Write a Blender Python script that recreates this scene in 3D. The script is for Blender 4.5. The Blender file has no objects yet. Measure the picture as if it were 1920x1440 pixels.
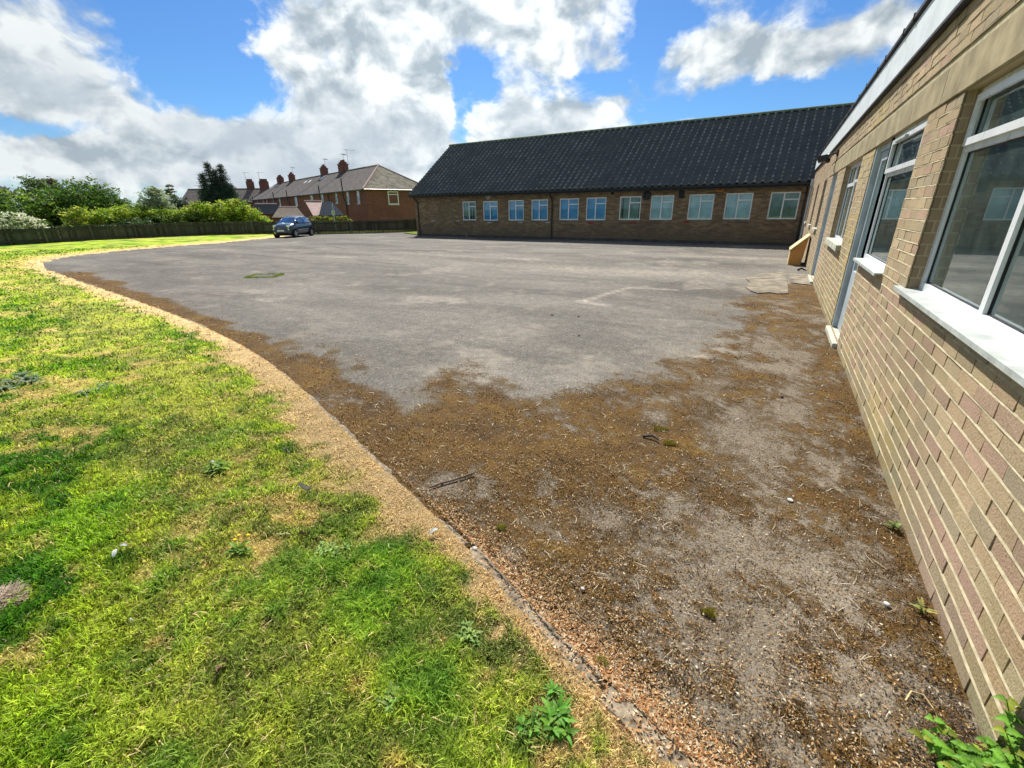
import bpy, math, random
import numpy as np
from mathutils import Vector, Matrix
random.seed(7); rng = np.random.default_rng(11)
S = bpy.context.scene; COL = S.collection
R = math.radians

# ---------------------------------------------------------------- helpers
def tag(o, label=None, cat=None, group=None, kind=None):
    if label: o['label'] = label
    if cat: o['category'] = cat
    if group: o['group'] = group
    if kind: o['kind'] = kind
    return o

def thing(name, label, cat, loc=(0, 0, 0), rz=0, group=None):
    o = bpy.data.objects.new(name, None); COL.objects.link(o)
    o.empty_display_size = .2
    o.location = loc; o.rotation_euler = (0, 0, rz)
    return tag(o, label, cat, group)

def mesh_from(name, V, F, mats, mi=None, tint=None, smooth=False):
    """F: list of faces, or (n,3)/(n,4) array"""
    me = bpy.data.meshes.new(name)
    V = np.asarray(V, dtype=np.float32).reshape(-1, 3)
    if isinstance(F, np.ndarray):
        k = F.shape[1]; n = len(F)
        me.vertices.add(len(V)); me.vertices.foreach_set('co', V.ravel())
        me.loops.add(n*k); me.loops.foreach_set('vertex_index', F.astype(np.int32).ravel())
        me.polygons.add(n)
        me.polygons.foreach_set('loop_start', np.arange(0, n*k, k, dtype=np.int32))
        me.polygons.foreach_set('loop_total', np.full(n, k, dtype=np.int32))
    else:
        me.from_pydata([tuple(map(float, v)) for v in V], [], [tuple(f) for f in F])
    for m in (mats if isinstance(mats, (list, tuple)) else [mats]):
        me.materials.append(m)
    if mi is not None:
        me.polygons.foreach_set('material_index', np.asarray(mi, dtype=np.int32))
    if smooth is True:
        me.polygons.foreach_set('use_smooth', np.ones(len(me.polygons), dtype=bool))
    me.update(); me.validate()
    if tint is not None:
        a = me.color_attributes.new('tint', 'FLOAT_COLOR', 'POINT')
        t = np.ones((len(V), 4), dtype=np.float32); t[:, :3] = tint
        a.data.foreach_set('color', t.ravel())
    return me

def link(name, me, parent=None):
    o = bpy.data.objects.new(name, me); COL.objects.link(o)
    if parent is not None: o.parent = parent
    return o

def fattr(me, name, arr):
    a = me.attributes.new(name, 'FLOAT', 'POINT')
    a.data.foreach_set('value', np.asarray(arr, dtype=np.float32))

class MB:
    def __init__(s): s.v = []; s.f = []; s.m = []; s.t = []; s.mi = 0; s.col = (1, 1, 1)
    def add(s, vs, fs):
        b = len(s.v); s.v += [tuple(v) for v in vs]; s.t += [s.col]*len(vs)
        for f in fs: s.f.append(tuple(b+i for i in f)); s.m.append(s.mi)
        return s
    def box(s, x0, x1, y0, y1, z0, z1):
        if x0 > x1: x0, x1 = x1, x0
        if y0 > y1: y0, y1 = y1, y0
        return s.add([(x0, y0, z0), (x1, y0, z0), (x1, y1, z0), (x0, y1, z0), (x0, y0, z1), (x1, y0, z1), (x1, y1, z1), (x0, y1, z1)],
                     [(0, 3, 2, 1), (4, 5, 6, 7), (0, 1, 5, 4), (1, 2, 6, 5), (2, 3, 7, 6), (3, 0, 4, 7)])
    def bbox(s, x0, x1, y0, y1, z0, z1, b=.004):
        """box with chamfered edges"""
        V = []
        for z, i in ((z0, 0), (z0, 1), (z1, 1), (z1, 0)):
            pass
        def ring(z, ins): return [(x0+ins, y0+ins, z), (x1-ins, y0+ins, z), (x1-ins, y1-ins, z), (x0+ins, y1-ins, z)]
        def ring8(z):
            return [(x0+b, y0, z), (x1-b, y0, z), (x1, y0+b, z), (x1, y1-b, z), (x1-b, y1, z), (x0+b, y1, z), (x0, y1-b, z), (x0, y0+b, z)]
        A = ring(z0, b); B = ring8(z0+b); Cc = ring8(z1-b); D = ring(z1, b)
        V = A+B+Cc+D
        F = [(0, 3, 2, 1), (20, 21, 22, 23)]
        for i in range(8):
            j = (i+1) % 8; F.append((4+i, 4+j, 12+j, 12+i))
        low = [0, 1, 1, 2, 2, 3, 3, 0]
        for i in range(0, 8, 2):
            F.append((low[i], low[i+1], 4+i+1, 4+i))
            j = (i+2) % 8
            F.append((low[i+1], 4+j, 4+i+1))
            F.append((12+i, 12+i+1, 20+low[i+1], 20+low[i]))
            F.append((12+i+1, 12+j, 20+low[i+1]))
        return s.add(V, F)
    def poly_prism(s, pts, off):
        """pts: list of 3d points (planar), off: vector"""
        n = len(pts); P = [Vector(p) for p in pts]; o = Vector(off); Q = [p+o for p in P]
        fs = [tuple(range(n))[::-1], tuple(range(n, 2*n))]
        for i in range(n):
            j = (i+1) % n; fs.append((i, j, n+j, n+i))
        return s.add(P+Q, fs)
    def quad(s, a, b, c, d): return s.add([a, b, c, d], [(0, 1, 2, 3)])
    def tube(s, pts, r, n=8, cap=True):
        pts = [Vector(p) for p in pts]; rs = r if isinstance(r, (list, tuple)) else [r]*len(pts)
        rings = []; prev = None
        for i, p in enumerate(pts):
            d = (pts[min(i+1, len(pts)-1)]-pts[max(i-1, 0)]).normalized()
            ref = Vector((0, 0, 1)) if abs(d.z) < .9 else Vector((1, 0, 0))
            if prev is not None: a = (prev-d*prev.dot(d)).normalized()
            else: a = d.cross(ref).normalized()
            prev = a; b = d.cross(a)
            rings.append([p+(a*math.cos(2*math.pi*k/n)+b*math.sin(2*math.pi*k/n))*rs[i] for k in range(n)])
        V = [v for q in rings for v in q]; F = []
        for i in range(len(pts)-1):
            for k in range(n):
                k2 = (k+1) % n; F.append((i*n+k, i*n+k2, (i+1)*n+k2, (i+1)*n+k))
        if cap: F.append(tuple(range(n))[::-1]); F.append(tuple((len(pts)-1)*n+k for k in range(n)))
        return s.add(V, F)
    def build(s, name, mats, parent=None, local=False, smooth=False, tint=False):
        V = np.array(s.v, dtype=np.float32)
        if parent is not None and not local:
            L = parent.location; P = parent
            off = Vector(L)
            while P.parent is not None: P = P.parent; off += Vector(P.location)
            V = V-np.array(off, dtype=np.float32)
        me = mesh_from(name, V, s.f, mats, s.m, np.array(s.t) if tint else None)
        if smooth: me.polygons.foreach_set('use_smooth', np.ones(len(me.polygons), dtype=bool))
        return link(name, me, parent)

# numpy value noise
_T = rng.random((256, 256))
def vnoise(x, y, f=1.0, seed=0):
    x = np.asarray(x)*f+seed*17.31+1000; y = np.asarray(y)*f+seed*9.77+1000
    xi = np.floor(x).astype(int); yi = np.floor(y).astype(int); fx = x-xi; fy = y-yi
    fx = fx*fx*(3-2*fx); fy = fy*fy*(3-2*fy)
    g = lambda a, b: _T[a & 255, b & 255]
    return (g(xi, yi)*(1-fx)+g(xi+1, yi)*fx)*(1-fy)+(g(xi, yi+1)*(1-fx)+g(xi+1, yi+1)*fx)*fy
def fbm(x, y, f=1.0, o=4, seed=0):
    s = 0; a = .5; t = 0
    for i in range(o):
        s = s+a*vnoise(x, y, f*2.03**i, seed+i*3); t += a; a *= .55
    return s/t
def sst(a, b, x):
    t = np.clip((x-a)/(b-a), 0, 1); return t*t*(3-2*t)

# ---------------------------------------------------------------- materials
def newmat(name):
    m = bpy.data.materials.new(name); m.use_nodes = True
    nt = m.node_tree; nt.nodes.clear()
    out = nt.nodes.new('ShaderNodeOutputMaterial')
    return m, nt, out
class NT:
    def __init__(s, nt): s.nt = nt
    def n(s, t, **k):
        nd = s.nt.nodes.new('ShaderNode'+t)
        for a, v in k.items():
            if a.startswith('i_'):
                key = a[2:]
                nd.inputs[int(key) if key.isdigit() else key.replace('_', ' ')].default_value = v
            else: setattr(nd, a, v)
        return nd
    def l(s, a, b): s.nt.links.new(a, b)
    def math(s, op, a, b=None, c=None, clamp=False):
        nd = s.nt.nodes.new('ShaderNodeMath'); nd.operation = op; nd.use_clamp = clamp
        for i, v in enumerate((a, b, c)):
            if v is None: continue
            if isinstance(v, (int, float)): nd.inputs[i].default_value = v
            else: s.l(v, nd.inputs[i])
        return nd.outputs[0]
    def noise(s, vec, scale, detail=4, rough=.55, dist=0):
        nd = s.nt.nodes.new('ShaderNodeTexNoise'); nd.inputs['Scale'].default_value = scale
        nd.inputs['Detail'].default_value = detail; nd.inputs['Roughness'].default_value = rough
        nd.inputs['Distortion'].default_value = dist
        if vec is not None: s.l(vec, nd.inputs['Vector'])
        return nd.outputs[0]
    def ramp(s, fac, stops, interp='LINEAR'):
        nd = s.nt.nodes.new('ShaderNodeValToRGB'); cr = nd.color_ramp; cr.interpolation = interp
        while len(cr.elements) < len(stops): cr.elements.new(.5)
        for e, (p, c) in zip(cr.elements, stops):
            e.position = p
            e.color = (c, c, c, 1) if isinstance(c, (int, float)) else (*c, 1)
        s.l(fac, nd.inputs[0]); return nd.outputs[0]
    def mix(s, fac, a, b, mode='MIX'):
        nd = s.nt.nodes.new('ShaderNodeMix'); nd.data_type = 'RGBA'; nd.blend_type = mode
        for i, v in ((0, fac), (6, a), (7, b)):
            if isinstance(v, (int, float)): nd.inputs[i].default_value = v if i == 0 else (v, v, v, 1)
            elif isinstance(v, tuple): nd.inputs[i].default_value = (*v, 1)
            else: s.l(v, nd.inputs[i])
        return nd.outputs[2]
    def bsdf(s, out, color, rough=.8, spec=.3, bump=None, bstr=.3, bdist=.01, metal=0):
        p = s.n('BsdfPrincipled')
        if isinstance(color, tuple): p.inputs['Base Color'].default_value = (*color, 1)
        else: s.l(color, p.inputs['Base Color'])
        if isinstance(rough, (int, float)): p.inputs['Roughness'].default_value = rough
        else: s.l(rough, p.inputs['Roughness'])
        p.inputs['Specular IOR Level'].default_value = spec
        p.inputs['Metallic'].default_value = metal
        if bump is not None:
            b = s.n('Bump'); b.inputs['Strength'].default_value = bstr; b.inputs['Distance'].default_value = bdist
            s.l(bump, b.inputs['Height']); s.l(b.outputs[0], p.inputs['Normal'])
        if out is not None: s.l(p.outputs[0], out.inputs['Surface'])
        return p

def plain(name, c, rough=.6, spec=.3, var=.12, scale=6, metal=0, bump=0, c2=None, coord='Object'):
    m, nt, out = newmat(name); N = NT(nt)
    tc = N.n('TexCoord').outputs[coord]
    nz = N.noise(tc, scale, 6, .65)
    lo = tuple(x*(1-var*1.6) for x in c); hi = tuple(min(1, x*(1+var)) for x in c) if c2 is None else c2
    col = N.ramp(nz, [(.3, lo), (.7, hi)])
    rg = N.ramp(N.noise(tc, scale*2.3, 3), [(.3, max(0, rough-.08)), (.7, min(1, rough+.08))])
    N.bsdf(out, col, rg, spec, nz if bump else None, bump, .01, metal)
    return m

def tinted(name, rough=.9, spec=.2, transl=0, bump=0, mul=1.0, bscale=200):
    m, nt, out = newmat(name); N = NT(nt)
    a = N.n('Attribute', attribute_name='tint').outputs['Color']
    if bump:
        tc = N.n('TexCoord').outputs['Object']; nz = N.noise(tc, bscale, 4, .7)
        col = N.mix(1.0, a, N.ramp(nz, [(.28, .55), (.5, 1.0), (.75, 1.22)]), 'MULTIPLY')
        big = N.noise(tc, 1.1, 4, .6)
        col = N.mix(1.0, col, N.ramp(big, [(.3, .86), (.7, 1.1)]), 'MULTIPLY')
        p = N.bsdf(None, col, rough, spec, nz, bump, .004)
    else: p = N.bsdf(None, a, rough, spec); col = a
    if transl:
        t = N.n('BsdfTranslucent'); N.l(col, t.inputs[0]); mx = N.n('MixShader', i_0=transl)
        N.l(p.outputs[0], mx.inputs[1]); N.l(t.outputs[0], mx.inputs[2]); N.l(mx.outputs[0], out.inputs[0])
    else: N.l(p.outputs[0], out.inputs[0])
    return m

def brickmat(name, c1, c2, c3, mortar, off=(0, 0), dark=None, coord='Position', streak=0.0):
    m, nt, out = newmat(name); N = NT(nt)
    if coord == 'Position':
        g = N.n('NewGeometry'); pos = g.outputs['Position']; nor = g.outputs['Normal']
    else:
        tc = N.n('TexCoord'); pos = tc.outputs['Object']; nor = tc.outputs['Normal']
    sp = N.n('SeparateXYZ'); N.l(pos, sp.inputs[0]); sn = N.n('SeparateXYZ'); N.l(nor, sn.inputs[0])
    ax = N.math('GREATER_THAN', N.math('ABSOLUTE', sn.outputs[0]), .6)
    u = N.math('ADD', N.math('MULTIPLY', sp.outputs[1], ax), N.math('MULTIPLY', sp.outputs[0], N.math('SUBTRACT', 1.0, ax)))
    cb = N.n('CombineXYZ'); N.l(N.math('ADD', u, off[0]), cb.inputs[0]); N.l(N.math('ADD', sp.outputs[2], off[1]), cb.inputs[1])
    bt = N.n('TexBrick'); N.l(cb.outputs[0], bt.inputs['Vector'])
    bt.inputs['Scale'].default_value = 1; bt.inputs['Brick Width'].default_value = .225; bt.inputs['Row Height'].default_value = .075
    bt.inputs['Mortar Size'].default_value = .005; bt.inputs['Mortar Smooth'].default_value = .2; bt.inputs['Bias'].default_value = 0
    bt.inputs['Color1'].default_value = (0, 0, 0, 1); bt.inputs['Color2'].default_value = (1, 1, 1, 1); bt.inputs['Mortar'].default_value = (.5, .5, .5, 1)
    sc = N.n('Mapping'); sc.inputs['Scale'].default_value = (.9, 7, 1); N.l(cb.outputs[0], sc.inputs[0])
    st = N.noise(sc.outputs[0], 1.4, 4, .7)
    v = N.math('ADD', N.math('MULTIPLY', bt.outputs['Color'], 1-streak), N.math('MULTIPLY', N.ramp(st, [(.3, 0.), (.7, 1.)]), streak))
    col = N.ramp(v, [(0, c1), (.5, c2), (1, c3)])
    big = N.noise(pos, .8, 5, .6)
    col = N.mix(1.0, col, N.ramp(big, [(.3, .78), (.7, 1.12)]), 'MULTIPLY')
    if dark is not None:   # damp, grimy courses near the ground
        h = N.math('ADD', sp.outputs[2], N.math('MULTIPLY', N.math('SUBTRACT', N.noise(pos, 1.7, 4), .5), .7))
        k = N.ramp(h, [(0.0, .8), (dark[0], 0.)])
        col = N.mix(k, col, dark[1])
    col = N.mix(bt.outputs['Fac'], col, mortar)
    fine = N.noise(pos, 60, 4, .7)
    h = N.math('SUBTRACT', N.math('MULTIPLY', fine, .3), bt.outputs['Fac'])
    N.bsdf(out, col, .92, .15, h, .6, .006)
    return m

def glassmat(name, tint=(.75, .85, .83), refl=1.0, k=1.7, haze=0):
    m, nt, out = newmat(name); N = NT(nt)
    fr = N.n('Fresnel', i_IOR=1.55)
    tr = N.n('BsdfTransparent'); tr.inputs[0].default_value = (*tint, 1)
    gl = N.n('BsdfGlossy'); gl.inputs['Roughness'].default_value = .01; gl.inputs[0].default_value = (.9, .97, 1, 1)
    mx = N.n('MixShader'); N.l(N.math('MULTIPLY', fr.outputs[0], refl*k, clamp=True), mx.inputs[0])
    N.l(tr.outputs[0], mx.inputs[1]); N.l(gl.outputs[0], mx.inputs[2])
    if haze:      # film of dust
        df = N.n('BsdfDiffuse'); df.inputs[0].default_value = (.30, .42, .38, 1); m2 = N.n('MixShader')
        N.l(N.ramp(N.noise(N.n('TexCoord').outputs['Object'], 3.5, 5, .7), [(.35, haze*.6), (.7, haze*1.8)]), m2.inputs[0]); N.l(mx.outputs[0], m2.inputs[1]); N.l(df.outputs[0], m2.inputs[2]); N.l(m2.outputs[0], out.inputs[0])
    else: N.l(mx.outputs[0], out.inputs[0])
    return m

M = {}
M['brick_face'] = tinted('buff_brick', .95, .1, bump=.8, bscale=95)
M['mortar'] = plain('pale_mortar', (.44, .38, .245), .95, .1, .22, 14, bump=.5)
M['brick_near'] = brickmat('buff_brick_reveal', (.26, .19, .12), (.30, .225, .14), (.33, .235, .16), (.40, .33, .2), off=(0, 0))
M['brick_back'] = brickmat('mixed_brown_brick', (.10, .062, .042), (.215, .15, .085), (.38, .28, .15), (.26, .21, .14),
                           dark=(1.15, (.11, .085, .055)), coord='Object', streak=.45)
M['brick_red'] = brickmat('red_brick', (.14, .054, .046), (.185, .074, .062), (.22, .098, .082), (.20, .125, .105), coord='Object', streak=.3)
M['concrete'] = plain('weathered_concrete_band', (.33, .275, .17), .95, .08, .28, 3.2, bump=.6)
M['fascia'] = plain('pale_fascia', (.62, .66, .66), .5, .3, .1, 3)
M['dark_trim'] = plain('dark_felt_trim', (.035, .034, .04), .7, .2, .3, 8)
M['upvc'] = plain('white_upvc', (.70, .72, .73), .3, .5, .05, 5)
M['grey_frame'] = plain('grey_painted_frame', (.42, .48, .50), .45, .4, .15, 4)
M['door_grey'] = plain('pale_grey_door', (.42, .48, .5), .4, .4, .1, 4)
M['gasket'] = plain('black_gasket', (.012, .012, .014), .5, .3)
M['stone_sill'] = plain('stone_sill', (.50, .50, .40), .9, .15, .25, 9, bump=.3)
M['glass'] = glassmat('window_glass', refl=1.6, k=1.15, haze=.07)
M['glass_back'] = glassmat('window_glass_shade', (.88, .95, .97), .8, 1.0)
M['room'] = plain('room_plaster', (.32, .34, .33), .9, .1, .1, 1)
M['room_dark'] = plain('dark_room', (.05, .06, .06), .9, .1, .2, 2)
M['metal'] = plain('brushed_metal', (.5, .5, .5), .35, .5, .1, 10, metal=.9)
M['black_plastic'] = plain('black_plastic', (.02, .018, .022), .4, .4, .2, 10)
M['roof_slope'] = None
M['gutter'] = plain('black_gutter', (.012, .014, .018), .35, .45, .2, 5)
M['white_wood'] = plain('white_window_frame', (.82, .85, .83), .5, .3, .1, 5)
M['blind_blue'] = plain('blue_blind', (.09, .45, .78), .7, .2, .2, 2)
M['blind_pale'] = plain('pale_blind', (.62, .80, .78), .7, .2, .15, 2)
M['blind_green'] = plain('green_grey_blind', (.22, .34, .28), .7, .2, .25, 3)
M['yellow_plastic'] = plain('faded_orange_panel', (.62, .30, .085), .75, .2, .14, 5, bump=.1)
M['pale_wood'] = plain('pale_wood_edge', (.66, .50, .26), .7, .2, .15, 7)
M['fence_wood'] = tinted('weathered_fence_boards', .95, .1, bump=.3, bscale=25)
M['slate'] = plain('grey_roof_slates', (.17, .145, .13), .85, .15, .3, 2.6, bump=.5)
M['slate_streak'] = plain('dark_slate_streak', (.06, .065, .075), .75, .2, .2, 1.2)
M['slate_moss'] = plain('lichen_covered_slates', (.22, .19, .14), .95, .1, .3, 1.9, bump=.5, c2=(.34, .31, .24))
M['chimney_pot'] = plain('clay_chimney_pot', (.24, .10, .06), .9, .1, .2, 6)
M['pink_tile_and_lit_slope'] = plain('pinkish_tiles_and_lit_slope', (.42, .30, .26), .85, .15, .12, 3)  # pink ridge tiles; on the extension slope the colour carries sunlight
M['dark_slope'] = plain('blue_black_slates', (.022, .03, .045), .95, .05, .2, 2)
M['leaf'] = tinted('foliage_leaf', .6, .3, transl=.42)
M['conifer'] = tinted('conifer_needles', .8, .2, transl=.12)
M['bark'] = plain('bark', (.10, .075, .05), .95, .1, .3, 8, bump=.5)
M['blade'] = tinted('grass_blade', .55, .3, transl=.5)
M['litter'] = tinted('leaf_litter_flakes', .95, .08, transl=.12)
M['mosst'] = tinted('dry_moss', 1.0, .05)
M['tyre'] = plain('tyre_rubber', (.015, .015, .016), .85, .2)
M['rim'] = plain('silver_wheel_trim', (.45, .46, .48), .35, .5, .06, 8, metal=.6)
M['carglass'] = glassmat('car_glass', (.25, .34, .38), 2.2)
M['chrome'] = plain('chrome', (.75, .76, .78), .12, .6, .03, 5, metal=1)
M['plate'] = plain('white_number_plate', (.7, .7, .66), .4, .4, .05)
M['white_paint'] = plain('white_paint', (.43, .46, .43), .6, .25, .2, 9)
M['alarm_orange'] = plain('orange_alarm_box', (.55, .22, .03), .5, .3, .1)
M['red_paint'] = plain('red_paint', (.35, .04, .03), .6, .2, .2)
M['twig'] = plain('dead_twig', (.20, .15, .11), .95, .1, .3, 40, bump=.4)
M['stone'] = plain('pale_stone', (.55, .54, .5), .9, .1, .2, 30, bump=.4)
M['iron'] = plain('iron_cover', (.15, .135, .11), .8, .3, .3, 20, bump=.4)
M['kerb'] = plain('concrete_kerb', (.27, .22, .155), .97, .08, .5, 22, bump=1.0)
M['slab'] = plain('worn_concrete_slab', (.25, .215, .165), .97, .08, .4, 3.5, bump=.5)

def roof_tile_mat():
    m, nt, out = newmat('dark_pantiles'); N = NT(nt)
    tc = N.n('TexCoord').outputs['Object']
    a = N.noise(tc, 1.3, 5, .7); b = N.noise(tc, 22, 4, .7)
    col = N.ramp(a, [(.3, (.038, .047, .054)), (.7, (.075, .085, .088))])
    col = N.mix(N.ramp(b, [(.55, 0.), (.8, .5)]), col, (.10, .10, .085))
    wr = N.n('Attribute', attribute_name='glint').outputs['Fac']; wr = N.math('MULTIPLY', wr, N.ramp(N.noise(tc, .55, 5, .7), [(.3, .35), (.7, 1.35)]))
    col = N.mix(N.ramp(N.math('MULTIPLY', wr, N.ramp(b, [(.3, .7), (.7, 1.2)])), [(.22, 0.), (.7, .95)]), col, (.30, .32, .30))  # pale grey painted over the roll crests as glints
    N.bsdf(out, col, N.ramp(b, [(.3, .34), (.7, .5)]), .45, b, .2, .006)
    return m
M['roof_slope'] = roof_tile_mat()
def ridge_mat():
    return plain('mossy_ridge', (.13, .17, .10), .85, .15, .25, 3)
M['ridge'] = ridge_mat()

def carpaint():
    m, nt, out = newmat('blue_grey_car_paint'); N = NT(nt)
    p = N.bsdf(out, (.045, .068, .09), .28, .5); p.inputs['Coat Weight'].default_value = 1; p.inputs['Coat Roughness'].default_value = .04
    p.inputs['Metallic'].default_value = .35
    return m
M['carpaint'] = carpaint()

def tarmac_mat():
    m, nt, out = newmat('worn_asphalt'); N = NT(nt)
    tc = N.n('TexCoord').outputs['Object']
    moss = N.n('Attribute', attribute_name='moss').outputs['Fac']; dirty = N.n('Attribute', attribute_name='dirt').outputs['Fac']
    pale = N.n('Attribute', attribute_name='pale').outputs['Fac']
    vor = N.n('TexVoronoi', i_Scale=90.0); N.l(tc, vor.inputs['Vector'])
    agg = N.ramp(vor.outputs['Color'], [(0, (.083, .075, .065)), (.45, (.160, .147, .126)), (.8, (.232, .212, .178)), (1, (.43, .39, .325))])
    fine = N.noise(tc, 160, 3, .75)
    agg = N.mix(1.0, agg, N.ramp(fine, [(.3, .75), (.7, 1.25)]), 'MULTIPLY')
    smp = N.n('Mapping'); smp.inputs['Scale'].default_value = (.45, 1.3, 1); N.l(tc, smp.inputs['Vector']); b1 = N.noise(smp.outputs[0], .42, 6, .64, .5); b2 = N.noise(tc, 1.5, 6, .65); b3 = N.noise(tc, 6.5, 5, .65)
    agg = N.mix(1.0, agg, N.ramp(b1, [(.34, .56), (.5, .82), (.64, 1.10)]), 'MULTIPLY')
    agg = N.mix(1.0, agg, N.ramp(b3, [(.35, .78), (.65, 1.12)]), 'MULTIPLY')
    agg = N.mix(N.ramp(b2, [(.56, 0.), (.70, .55)]), agg, (.27, .235, .185))
    agg = N.mix(N.ramp(N.noise(tc, .9, 5, .7, 1.0), [(.60, 0.), (.72, .35)]), agg, (.25, .19, .155))
    agg = N.mix(N.math('MULTIPLY', pale, N.ramp(b3, [(.35, .25), (.6, 1.)])), agg, (.40, .35, .275))
    seam = N.n('Attribute', attribute_name='seam').outputs['Fac']
    agg = N.mix(N.math('MULTIPLY', seam, N.ramp(b3, [(.35, .3), (.6, .85)])), agg, (.05, .047, .042))
    # fine cracks
    cr = N.n('TexVoronoi', i_Scale=.23, feature='DISTANCE_TO_EDGE')
    dis = N.n('VectorMath', operation='ADD'); nzv = N.n('TexNoise', i_Scale=1.4, i_Detail=5.0); N.l(tc, nzv.inputs['Vector'])
    N.l(tc, dis.inputs[0]); N.l(nzv.outputs['Color'], dis.inputs[1]); N.l(dis.outputs[0], cr.inputs['Vector'])
    ck = N.ramp(cr.outputs['Distance'], [(0, .75), (.0045, 0.)])
    ck = N.math('MULTIPLY', ck, N.ramp(N.noise(tc, .21, 3), [(.5, 0.), (.62, 1.)]))
    agg = N.mix(ck, agg, (.045, .042, .038))
    # moss and dirt held in the worn surface
    m1 = N.noise(tc, 3.1, 7, .72); m2 = N.noise(tc, 19, 6, .75); m3 = N.noise(tc, 75, 4, .8)
    mm = N.math('ADD', N.math('MULTIPLY', m1, .42), N.math('ADD', N.math('MULTIPLY', m2, .44), N.math('MULTIPLY', m3, .40)))
    thr = N.math('ADD', mm, N.math('MULTIPLY', N.math('SUBTRACT', moss, .5), .42))
    k = N.ramp(thr, [(.57, 0.), (.66, .5), (.76, .95)])
    k = N.math('MULTIPLY', k, N.ramp(moss, [(.03, 0.), (.35, 1.)]))
    mc = N.ramp(N.noise(tc, 2.2, 6, .75), [(.3, (.055, .034, .015)), (.5, (.115, .062, .016)), (.64, (.165, .095, .02)), (.78, (.26, .17, .055))])
    mc = N.mix(1.0, mc, N.ramp(m3, [(.3, .55), (.7, 1.5)]), 'MULTIPLY')
    dirt = N.mix(N.math('MULTIPLY', dirty, N.ramp(m2, [(.35, .25), (.65, .75)])), agg, (.225, .175, .115)); dirt = N.mix(N.math('MULTIPLY', dirty, N.ramp(m3, [(.50, 0.), (.64, .85)])), dirt, (.07, .048, .026))
    col = N.mix(k, dirt, mc)
    h = N.math('ADD', N.math('MULTIPLY', vor.outputs['Distance'], -.7), N.math('ADD', N.math('MULTIPLY', k, N.math('MULTIPLY', m3, 2.4)), N.math('MULTIPLY', fine, .5)))
    N.bsdf(out, col, N.ramp(b3, [(.3, .80), (.7, .95)]), .12, h, .9, .006)
    return m
M['tarmac'] = tarmac_mat()

def lawn_mat():
    m, nt, out = newmat('lawn_turf'); N = NT(nt)
    a = N.n('Attribute', attribute_name='tint').outputs['Color']
    tc = N.n('TexCoord').outputs['Object']
    n1 = N.noise(tc, 9, 7, .75); n2 = N.noise(tc, 60, 5, .8)
    col = N.mix(1.0, a, N.ramp(n1, [(.3, .62), (.7, 1.32)]), 'MULTIPLY')
    col = N.mix(1.0, col, N.ramp(n2, [(.3, .55), (.7, 1.4)]), 'MULTIPLY')
    N.bsdf(out, col, .95, .1, n2, .8, .03)
    return m
M['lawn'] = lawn_mat()
M['far_ground'] = plain('rough_field', (.10, .12, .06), 1, .1, .3, .05)

# ---------------------------------------------------------------- camera
f_px, yaw, pitch, roll = 835.38, .51883, .37355, -.01041
cam = bpy.data.cameras.new('camera'); co = bpy.data.objects.new('camera', cam); COL.objects.link(co)
cy, sy = math.cos(yaw), math.sin(yaw)
fw0 = Vector((-sy, cy, 0)); rt0 = Vector((cy, sy, 0)); up0 = Vector((0, 0, 1))
fw = fw0*math.cos(pitch)-up0*math.sin(pitch); up1 = up0*math.cos(pitch)+fw0*math.sin(pitch)
rt = rt0*math.cos(roll)+up1*math.sin(roll); up = up1*math.cos(roll)-rt0*math.sin(roll)
mw = Matrix.Identity(4)
for i in range(3): mw[i][0] = rt[i]; mw[i][1] = up[i]; mw[i][2] = -fw[i]
mw[0][3], mw[1][3], mw[2][3] = 0, 0, 1.6
co.matrix_world = mw
cam.lens = f_px/1920*36; cam.sensor_width = 36; cam.sensor_fit = 'HORIZONTAL'
cam.clip_start = .05; cam.clip_end = 8000
S.camera = co

# ---------------------------------------------------------------- light and sky
SUN_AZ, SUN_EL = 33.0, 47.0          # degrees left of +Y, elevation
sun = bpy.data.lights.new('sun', 'SUN'); so = bpy.data.objects.new('sun', sun); COL.objects.link(so)
sun.energy = 4.6; sun.angle = R(.55); sun.color = (1, .955, .88)
sd = Vector((-math.sin(R(SUN_AZ))*math.cos(R(SUN_EL)), math.cos(R(SUN_AZ))*math.cos(R(SUN_EL)), math.sin(R(SUN_EL))))
so.rotation_euler = (-sd).to_track_quat('-Z', 'Y').to_euler()

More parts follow.
